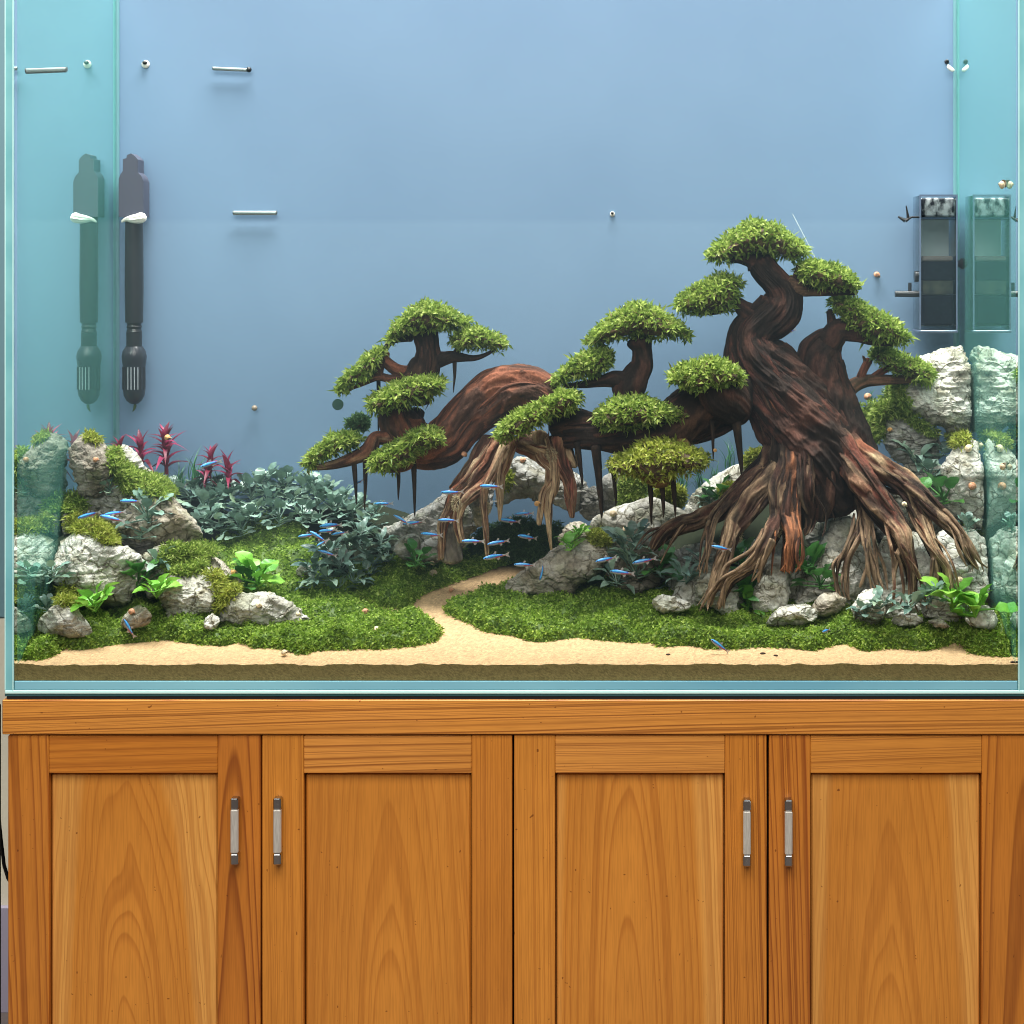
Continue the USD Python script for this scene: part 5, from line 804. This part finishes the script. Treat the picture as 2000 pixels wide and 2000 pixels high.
# ---------------------------------------------------------------- fish
def build_fish(root, bend=0.0):
    B_ = lambda v: np.c_[v[:, 0], v[:, 1] + bend * np.clip(v[:, 0] / .0245 + .1, 0, 1) ** 2 * .0245, v[:, 2]]
    L = .0245; n, k = 26, 16; t = np.linspace(0, 1, n); hz = np.interp(t, [0, .04, .15, .35, .55, .75, .9, 1], [.02, .05, .09, .112, .10, .07, .045, .04]) * L; wy = hz * np.interp(t, [0, .3, 1], [.75, .55, .3])
    a = np.linspace(0, 2 * np.pi, k, endpoint=False); V = np.stack([np.repeat((t - .5)[:, None] * L, k, 1), wy[:, None] * np.cos(a)[None], hz[:, None] * np.sin(a)[None]], -1); sa = np.broadcast_to(np.sin(a)[None], (n, k)); tt = np.broadcast_to(t[:, None], (n, k))
    col = np.full((n, k, 3), (.30, .31, .31)); col[sa > .75] = (.10, .13, .11); st = (sa > -.12) & (sa <= .93) & (tt < .86); col[st] = (.025, .12, .62)
    st2 = (sa > .25) & (sa <= .80) & (tt < .80); col[st2] = (.09, .48, .85); rd = (sa <= -.12) & (sa > -.85) & (tt > .55); col[rd] = (.45, .08, .07)
    i = np.arange(n - 1)[:, None] * k; j = np.arange(k)[None]; jn = (j + 1) % k; Q = np.stack([i + j, i + jn, i + k + jn, i + k + j], -1).reshape(-1, 4); V = V.reshape(-1, 3); Fc = np.vstack([Q[:, [0, 2, 1]], Q[:, [0, 3, 2]]])
    n0 = len(V); V = np.vstack([V, [-L / 2, 0, 0], [L / 2, 0, 0]]); Fc = np.vstack([Fc, np.c_[j[0], jn[0], np.full(k, n0)], np.c_[jn[0] + (n - 1) * k, j[0] + (n - 1) * k, np.full(k, n0 + 1)]])
    obj('body', (B_(V), Fc), 'fish_skin', root, smooth=True, colors=np.vstack([col.reshape(-1, 3), [(.3, .3, .28)], [(.5, .2, .16)]]))
    def fin(name, pts):
        p = np.array(pts, float) * L; m = trimesh.creation.extrude_polygon(Polygon(p), .0003, engine='earcut'); v = np.array(m.vertices); obj(name, (B_(np.c_[v[:, 0], v[:, 2] - .00015, v[:, 1]]), np.array(m.faces)), 'fin', root)
    fin('tail_fin', [(.48, .04), (.66, .13), (.60, .0), (.66, -.13), (.48, -.04)]); fin('dorsal_fin', [(-.02, .12), (.06, .23), (.13, .20), (.10, .11)]); fin('anal_fin', [(.10, -.11), (.16, -.20), (.26, -.13), (.24, -.07)])
    for s in (-1, 1):
        e = trimesh.creation.icosphere(2, .0008); e.apply_scale([1, .5, 1]); e.apply_translation([-.40 * L, s * .0009, .012 * L]); obj('eye', e, 'black_plastic', root)
mat('fin', {'p': ('principled_bsdf', {'base_color': (.55, .5, .48), 'roughness': .3}), 't': ('transparent_bsdf', {}), 'm': ('mix_closure', {'fac': .45})}, [('p.BSDF', 'm.closure1'), ('t.BSDF', 'm.closure2')], surface='m.closure')
fish = [  # px, py, tilt, depth, length factor, yaw, label
    (172, 1006, -16, .10, 1.2, 0, 'neon fish diving toward the pair before the corner pile'), (216, 1012, 12, .10, 1.35, 0, 'larger of the two crossing neon fish before the corner pile'), (222, 1003, -10, .12, 1.1, 15, 'neon fish behind the larger one before the corner pile'), (254, 979, 0, .12, 1.1, 0, 'neon fish alone above the long warm stone'),
    (409, 906, -14, .33, 1.3, 20, 'dark blue fish alone in front of the red plants'), (251, 1226, 62, .06, 1.1, 30, 'purplish fish nosing down into the front moss below the pile'),
    (599, 1046, -5, .18, 1.15, 0, 'neon fish leading the knot of fish over the lawn'), (645, 1026, -8, .19, 1.3, 0, 'topmost fish of the knot over the lawn'), (638, 1037, -6, .18, 1.1, 0, 'neon fish in the centre of the knot over the lawn'), (620, 1047, 32, .17, 1.2, 0, 'red bellied fish tilted up in the knot over the lawn'), (630, 1060, -28, .17, .8, 0, 'small pale fish at the bottom of the knot over the lawn'), (662, 1042, -10, .2, .9, 0, 'reddish fish at the tail of the knot over the lawn'), (638, 1080, 16, .2, 1.0, 10, 'thin pale fish under the knot over the lawn'),
    (783, 1014, 26, .18, 1.2, 0, 'neon fish tilted up before the stone ramp'), (804, 1022, -8, .19, 1.2, 0, 'neon fish level beside the one tilted up before the ramp'), (880, 962, 0, .14, 1.1, 0, 'neon fish at the outer edge of the reddish forked roots'), (957, 950, 0, .13, 1.2, 0, 'neon fish crossing the upper forked roots'), (874, 1016, 0, .14, 1.2, 0, 'neon fish beside the pale root knob above the stump'), (840, 1044, 2, .17, 1.2, 0, 'neon fish in front of the second grey boulder'),
    (921, 1057, 2, .16, 1.3, 0, 'neon fish in the dark gap beside the stump'), (971, 1060, -8, .16, 1.25, 0, 'neon fish beyond the thin root in the dark gap'), (965, 1087, -8, .15, 1.25, 0, 'lowest neon fish of the dark gap over the moss'), (993, 1017, 10, .2, 1.4, 0, 'blue fish in the opening of the stone arch'), (1022, 1003, -6, .22, 1.1, 0, 'greenish fish above the blue one in the arch opening'), (1029, 1049, 12, .18, 1.25, 0, 'neon fish before the dark mound under the arch'), (1022, 1103, 0, .14, 1.1, 0, 'pale neon fish above the end of the sand path'),
    (1059, 1117, -66, .15, 1.1, 30, 'dark thin fish swimming steeply by the knobbly warm stone'), (1182, 1093, -10, .12, 1.3, 0, 'bright neon fish facing the front clump of dark leaves'), (1212, 1118, 3, .12, 1.25, 0, 'lowest neon fish in front of the dark leaf clump'), (1256, 1096, -12, .12, 1.4, 0, 'neon fish with a red flank at the far side of the dark leaf clump'), (1407, 1070, 12, .085, 1.2, 0, 'neon fish crossing the yellowish root'), (1404, 1260, 36, .03, 1.25, 0, 'blue grey fish tilted over the sand at the moss edge'), (1613, 1232, 0, .05, .9, 72, 'fish seen nearly head on above the carpet moss'),
    (747, 984, 0, .33, 1.1, 0, 'faint grey fish far back under the hanging roots'), (1542, 648, -20, .3, .8, 0, 'tiny dark fish in the notch between trunk and limb'), (700, 942, -20, .24, .6, 30, 'tiny pale fish between two hanging roots')]
fp = {}; school = 'small neon striped fish swimming in the tank'; frng = np.random.default_rng(5)
for fi, (px, py, ti, y, k, yw, lb) in enumerate(fish):
    loc = P(px, py, y); rot = (frng.uniform(-12, 12), ti, yw + frng.uniform(-24, 24)); k = k * frng.uniform(.74, .94); b = int(frng.integers(0, 4))
    if b not in fp: fp[b] = thing('fish', lb, 'fish', school, loc, rot, k); build_fish(fp[b], (0, .35, -.35, .18)[b])
    else: dup(fp[b], 'fish', lb, 'fish', school, loc, rot, k)

# ---------------------------------------------------------------- snails
def build_snail(root, tone):
    n, k = 60, 12; V, C = [], []
    for i in range(n):
        t = i / (n - 1); a = t * 2 * np.pi * 2.6; R = .0030 * (1 - .86 * t); r = .0024 * (1 - .84 * t)
        for j in range(k):
            b = 2 * np.pi * j / k; V.append(((R * .6 + r * math.cos(b)) * math.cos(a), (R * .6 + r * math.cos(b)) * math.sin(a), .0034 * t * 1.2 + r * math.sin(b))); C.append(np.array(tone) * (.75 + .4 * (1 - t)) * (.8 if j % 4 == 0 else 1))
    i = np.arange(n - 1)[:, None] * k; j = np.arange(k)[None]; jn = (j + 1) % k; Q = np.stack([i + j, i + jn, i + k + jn, i + k + j], -1).reshape(-1, 4)
    obj('shell', (np.array(V), np.vstack([Q[:, :3], Q[:, [0, 2, 3]]])), 'shell', root, smooth=True, colors=np.clip(C, 0, 1))
    b = trimesh.creation.icosphere(2, .002); b.apply_scale([1.7, .8, .5]); b.apply_translation([.0016, 0, -.0022]); obj('foot', b, 'snail_foot', root)
plain('snail_foot', (.22, .17, .12), .4)
sn = [(327, 855, .33, 1.15, 'orange snail on the tip of the tall red plant'), (187, 898, None, 1.0, 'brown snail on the tall brown grey stone'), (456, 1118, None, 1.0, 'orange snail on the narrow warm stone'), (505, 1183, None, 1.1, 'reddish snail on the low jagged white stone'), (526, 1162, .14, 1.1, 'cream snail on the bright plant behind the jagged stone'), (582, 1200, .085, .8, 'small cream snail at the point of the jagged stone'), (713, 1195, None, 1.1, 'pinkish snail on the moss between the two cushions'), (735, 1230, None, 1.2, 'cream snail on the front cushion of carpet moss'), (555, 1275, None, 1.0, 'pale snail on the sand at the moss edge'), (846, 1120, None, 1.4, 'white snail by the small fresh green plant'), (844, 1100, None, .8, 'small tan snail above the white one by the stump'), (257, 1195, None, 1.1, 'pink snail on the low rounded stone in moss'), (881, 1152, None, .9, 'pink snail on the sand where the path narrows'),
      (1021, 899, None, 1.1, 'pink snail on the top of the stone arch'), (906, 888, .20, 1.1, 'brown snail under the hook of the arching driftwood'), (1049, 984, .165, 1.0, 'tan snail on a thin root in the arch opening'), (1197, 1003, None, 1.3, 'cream snail on the broad pale slab near the moss curtain'), (1222, 1035, None, 1.2, 'yellowish snail lower on the broad pale slab'), (1766, 985, .11, .9, 'cream snail on the reddish root at the fork'), (1892, 876, None, 1.4, 'cream snail on top of the flat faced block'), (1898, 950, None, 1.5, 'brown snail on the face of the flat faced block'), (1874, 1135, None, 1.4, 'olive snail on the huge pale slab above the lime leaves'), (1712, 537, .396, 1.2, 'brown snail on the back glass above the drooping crown'), (1694, 775, .36, 1.4, 'red snail on the back glass under the small reddish branch'), (1396, 880, .14, .7, 'tiny tan snail on the thin hanging root'), (1738, 840, None, .9, 'tan snail on the small moss capped stone')]
tones = [(.62, .33, .12), (.55, .28, .16), (.70, .55, .36), (.45, .22, .12)]; s0 = {}
for i, (px, py, y, k, lb) in enumerate(sn):
    tn = 2 if any(w in lb for w in ('cream', 'white', 'pale')) else 0 if any(w in lb for w in ('orange', 'tan', 'yellow')) else 1 if any(w in lb for w in ('pink', 'red')) else 3
    yy = float(surf(px, py, .39)) - .002 if y is None else y; loc = P(px, py, yy); rot = (75 + 20 * math.sin(i * 1.7), 25 * math.sin(i * 2.9), (i * 77) % 60 - 30)
    if tn not in s0: s0[tn] = thing('snail', lb, 'snail', 'snails about the tank', loc, rot, k); build_snail(s0[tn], tones[tn])
    else: dup(s0[tn], 'snail', lb, 'snail', 'snails about the tank', loc, rot, k)
d0 = thing('snail', 'cream snail stuck high on the side glass above the filter box', 'snail', 'snails about the tank', (XR - .003, .06, P(1970, 361, .06)[2]), (0, -80, 10), 1.5); build_snail(d0, (.62, .45, .30))
for px, py, y, lb in [(1892, 826, .335, 'tan snail on the side glass beside the tall layered stone'), (1926, 870, .24, 'orange snail on the side glass level with the mossy ledge'), (1973, 912, .06, 'orange snail on the side glass close to the front pane')]:
    dup(d0, 'snail', lb, 'snail', 'snails about the tank', (XR - .003, y, P(px, py, y)[2]), (0, -80, 40), 1.2)

# ---------------------------------------------------------------- equipment
plain('grey_plastic', (.065, .07, .10), .45); plain('white_wrap', (.72, .68, .62), .5); plain('smoke_plastic', (.02, .022, .028), .25)
plain('slot_black', (.003, .003, .004), .6); plain('light_slot', (.30, .33, .36), .4)
inl = thing('filter_intake', 'tall black filter intake tube with slotted strainer standing in the corner', 'filter intake')
YI = .376; sI = sc(YI); u = S0 * sI; cx, _, _ = P(262, 600, YI); zz = lambda py: P(262, py, YI)[2]
def lz(prof, n=28): return lathe([(r * u, zz(py)) for r, py in prof], n, (cx, YI, 0))
obj('tube', lz([(0, 630), (17, 630), (18, 560), (17, 440), (17, 422), (0, 422)]), 'black_plastic', inl, smooth=40)
hx = [(-24, 424), (-24, 350), (-21, 342), (-16, 335), (-16, 312), (-9, 310), (-8, 304), (0, 301), (7, 306), (13, 313), (13, 338), (20, 345), (24, 356), (24, 424)]
hp = Polygon([(cx + x * u, zz(py)) for x, py in hx]); hm = trimesh.creation.extrude_polygon(hp, .030, engine='earcut'); hv = np.array(hm.vertices)
obj('hanger', (np.c_[hv[:, 0], YI - .015 + hv[:, 2], hv[:, 1]], np.array(hm.faces)[:, ::-1]), 'grey_plastic', inl, smooth=30)
wr = tube([(237, 434, 2, YI - .012), (249, 428, 5, YI - .013), (262, 428, 8, YI - .014), (276, 426, 9, YI - .013), (286, 424, 5, YI - .010)], 5, nu=24, amp=.4, kr=.0022, gnarl=.45, c0=(.5, .5, .5), c1=(.6, .6, .6))
data(obj('wrap', (wr[0], wr[1]), 'white_wrap', inl), 'crumpled white wrap round the tube at the water line')
obj('collar', lz([(0, 648), (15, 648), (13, 642), (15, 638), (13, 634), (15, 630), (0, 629)]), 'black_plastic', inl, smooth=30)
obj('neck', lz([(0, 676), (15, 676), (15, 648.5), (0, 648)]), 'black_plastic', inl, smooth=30)
stn = obj('strainer', lz([(0, 790), (8, 788), (15, 782), (20, 772), (21.5, 760), (21.5, 715), (23, 706), (24, 696), (22, 686), (16, 676.5), (0, 676)]), 'smoke_plastic', inl, smooth=30)
for k in range(11):
    a = -math.pi / 2 + (k - 5) * .30; r = 21.6 * u
    obj('slot', rod((cx + r * math.cos(a), YI + r * math.sin(a), zz(716)), (cx + r * math.cos(a), YI + r * math.sin(a), zz(760)), .0007, .0007, 6), 'light_slot' if k in (4, 5, 6, 7) else 'slot_black', stn)
tip = tube([(264, 788, 3, YI), (263, 796, 2.6, YI), (259, 804, .8, YI)], 3, nu=8, c0=(.1, .09, .06), c1=(.1, .09, .06)); obj('algae_tip', (tip[0], tip[1]), 'moss_core', inl)

mat('clear_plastic', {'t': ('transparent_bsdf', {'color': (.86, .90, .92)}), 'g': ('glossy_bsdf', {'roughness': .05}), 'f': ('fresnel', {'IOR': 1.4}), 'm': ('mix_closure', {})}, [('f.fac', 'm.fac'), ('t.BSDF', 'm.closure1'), ('g.BSDF', 'm.closure2')], surface='m.closure')
noisy('filter_sponge', (.008, .010, .022), (.02, .024, .045), 500., rough=.9, bump=.6); noisy('filter_band', (.05, .05, .06), (.16, .15, .10), 60., rough=.8); noisy('filter_wool', (.02, .02, .03), (.75, .72, .70), 90., rough=.6, stretch=(1, 1, .7), lo=.42, hi=.58)
plain('pale_media', (.66, .70, .66), .6); plain('edge_plastic', (.10, .13, .20), .2); plain('tan_media', (.40, .30, .26), .8)
fb = thing('filter_box', 'clear hang in filter box with black sponge and white wool fixed near the side glass', 'aquarium filter')
y0, y1 = .33, .388; s0_ = sc(y0); X0, X1 = (1796 - CX) * S0 * s0_, (1870 - CX) * S0 * s0_; zf = lambda py: ZC + (CY - py) * S0 * s0_
w = .0016
for nm, b in (('case_panel', box(X0, X1, y0, y0 + w, zf(644), zf(382))), ('case_panel', box(X0, X0 + w, y0 + w + .0002, y1, zf(644), zf(382))), ('case_panel', box(X1 - w, X1, y0 + w + .0002, y1, zf(644), zf(382)))): obj(nm, b, 'clear_plastic', fb)
obj('back_panel', box(X0 + .002, X1 - .002, y1 - .0015, y1, zf(640), zf(386)), 'pale_media', fb)
obj('base', box(X0 - .001, X1 + .001, y0 - .001, y1 + .001, zf(650), zf(645), .001), 'edge_plastic', fb)
obj('divider', box(X0 + .0022, X1 - .0022, y0 + .003, y1 - .003, zf(428), zf(424)), 'edge_plastic', fb)
for xx in (X0, X1 - .0018): obj('frame_post', box(xx - .0002, xx + .002, y0 - .0008, y0 + .0014, zf(644), zf(381)), 'edge_plastic', fb)
obj('frame_rim', box(X0 - .0004, X1 + .0004, y0 - .0009, y0 + .0012, zf(384), zf(380)), 'edge_plastic', fb)
obj('wool', box(X0 + .003, X1 - .003, y0 + .004, y1 - .004, zf(423), zf(386), .002), 'filter_wool', fb)
obj('tan_layer', box(X0 + .005, X1 - .005, y0 + .005, y1 - .005, zf(510), zf(500), .002), 'tan_media', fb)
obj('sponge', box(X0 + .005, X1 - .005, y0 + .005, y1 - .005, zf(548), zf(510.5), .001), 'filter_sponge', fb)
obj('band', box(X0 + .0052, X1 - .0052, y0 + .0052, y1 - .005, zf(575), zf(548.5)), 'filter_band', fb)
obj('pump', box(X0 + .0045, X1 - .0045, y0 + .0045, y1 - .0045, zf(636), zf(577), .003), 'filter_sponge', fb)
ym = (y0 + y1) / 2
q = lambda px, py, y=ym: P(px, py, y)
obj('outlet', rod(q(1748, 574), q(1800, 574), .0042, .0045, 16), 'black_plastic', fb, smooth=40)
obj('valve', rod(q(1777, 572), q(1777, 552), .0026, .0024, 10), 'black_plastic', fb, smooth=40)
obj('knob', rod(q(1786, 540), q(1797, 540), .0075, .0075, 20), 'black_plastic', fb, smooth=40)
hk = cat_([rod(q(1754, 423), q(1768, 431), .0012, .003, 8), rod(q(1768, 431), q(1780, 424), .003, .0014, 8), rod(q(1780, 424), q(1800, 424), .0013, .0013, 8), rod(q(1774, 427), q(1770, 402), .0022, .0008, 8)])
obj('hook', hk, 'black_plastic', fb, smooth=40)
obj('suction_foot', rod(q(1871, 515, y0 + .02), (XR - .0008, y0 + .02, q(1871, 515, y0 + .02)[2]), .004, .008, 16), 'black_plastic', fb, smooth=40)

mat('rod_glass', {'p': ('principled_bsdf', {'base_color': (.42, .50, .50), 'roughness': .15, 'transmission_weight': .25})})
plain('rod_edge', (.10, .12, .12), .3)
def stick(label, a, b, y, r, ball=False):
    t = thing('glass_stick', label, 'stick', 'small sticks fixed to the glass'); pa, pb = P(*a, y), P(*b, y)
    obj('bar', rod(pa, pb, r * S0, r * S0, 10), 'rod_glass', t, smooth=40); e = np.array([0, 0, -r * S0 * 1.25]); e[1] = -r * S0 * .3
    obj('lower_edge', rod(pa + e, pb + e, r * S0 * .35, r * S0 * .35, 6), 'rod_edge', t)
    for c in (pa, pb): obj('cap', rod(c - (pb - pa) * .012, c + (pb - pa) * .012, r * S0 * 1.15, r * S0 * 1.15, 10), 'rod_edge', t)
    if ball: b_ = trimesh.creation.icosphere(2, r * S0 * 1.9); b_.apply_translation(pb); obj('end_ball', b_, 'black_plastic', t)
stick('pale stick on the front glass near the aquarium corner edge', (51, 138), (130, 135), .006, 4.2)
stick('dark ended stick high on the back glass', (416, 133), (486, 136), .392, 3.4, True)
stick('grey stick on the back glass at the water line', (456, 415), (540, 415), .392, 4.0)
def cup(label, px, py, k, white=True):
    t = thing('suction_cup', label, 'suction cup', 'suction cups on the back glass'); c = P(px, py, YB - .004); o = lathe([(0, 0), (.006 * k, 0), (.0055 * k, .0015), (.0025 * k, .0035 * k), (0, .004 * k)], 18); R = trimesh.transformations.rotation_matrix(math.pi / 2, [1, 0, 0]); o.apply_transform(R); o.apply_translation(c + [0, .0035, 0]); obj('cup', o, 'white_wrap' if white else 'smoke_plastic', t, smooth=40)
    b = trimesh.creation.icosphere(2, .0036 * k); b.apply_scale([1, .7, .8]); b.apply_translation(c + [0, -.001, .002 * k]); obj('button', b, 'black_plastic', t, smooth=True)
cup('small suction cup with a black button near the upper corner by the intake', 283, 125, .95); cup('small suction cup at the water line above the slender fork', 1196, 418, .6); cup('suction cup with a drip of white above the filter box', 1850, 120, .55, False)
dr = tube([(1851, 127, 2.5, .388), (1854, 132, 4, .386), (1859, 136, 4, .385), (1864, 138, 3, .384)], 8, nu=16, c0=(.5,) * 3, c1=(.5,) * 3); data(obj('white_clip', (dr[0], dr[1]), 'white_wrap', smooth=True), 'curled white plastic clip below the suction cup above the filter box', 'clip')
data(obj('snail', trimesh.Trimesh(*(lambda m: (m.vertices, m.faces))(trimesh.creation.icosphere(2, .004))).apply_translation(P(497, 797, .393)), 'snail_foot', smooth=True), 'tan snail alone on the back glass above the leafy bank', 'snail')
dk = trimesh.creation.cylinder(radius=.0075, height=.003, sections=32); dk.apply_transform(trimesh.transformations.rotation_matrix(math.pi / 2, [1, 0, 0])); dk.apply_translation(P(660, 790, .30)); 
mat('green_disc', {'p': ('principled_bsdf', {'base_color': (.015, .05, .035), 'roughness': .4})})
data(obj('algae_disc', dk, 'green_disc', smooth=30), 'round dark green disc hanging beside the trailing moss arm', 'disc')
data(obj('nylon_thread', cat_([rod(P(1548, 418, .25), P(1575, 470, .23), .0005, .0005, 5), rod(P(1575, 470, .23), P(1600, 520, .21), .0005, .0005, 5)]), 'rod_glass'), 'fine nylon thread leading up from the topmost moss crown', 'thread')
for i, (px, py, k) in enumerate([(1490, 1277, 1.), (1515, 1281, .8), (1978, 1294, .9), (1305, 1279, .8)]):
    p = ground([px], [py])[0]; g_ = trimesh.creation.icosphere(1, .0022 * k); g_.apply_scale([1.6, 1, .6]); g_.apply_translation(p + [0, 0, .0006]); data(obj('pebble', g_, 'dark_inside', smooth=True), ['brown fleck of debris on the sand near the blue grey fish', 'second dark fleck on the sand beyond the brown one', 'dark pebble on the sand in the far front corner', 'long dark fleck on the sand below the long carpet moss'][i], 'pebble')

# ---------------------------------------------------------------- water
mat('water', {'v': ('principled_volume', {'color': (.62, .86, 1.0), 'density': .15, 'anisotropy': .2})}, surface=None, volume='v.volume')
data(obj('water', box(XL + .0001, XR - .0001, .0001, YB - .0001, ZG + .0001, ZW), 'water'), 'clear slightly blue water filling the aquarium', 'water', kind='stuff')
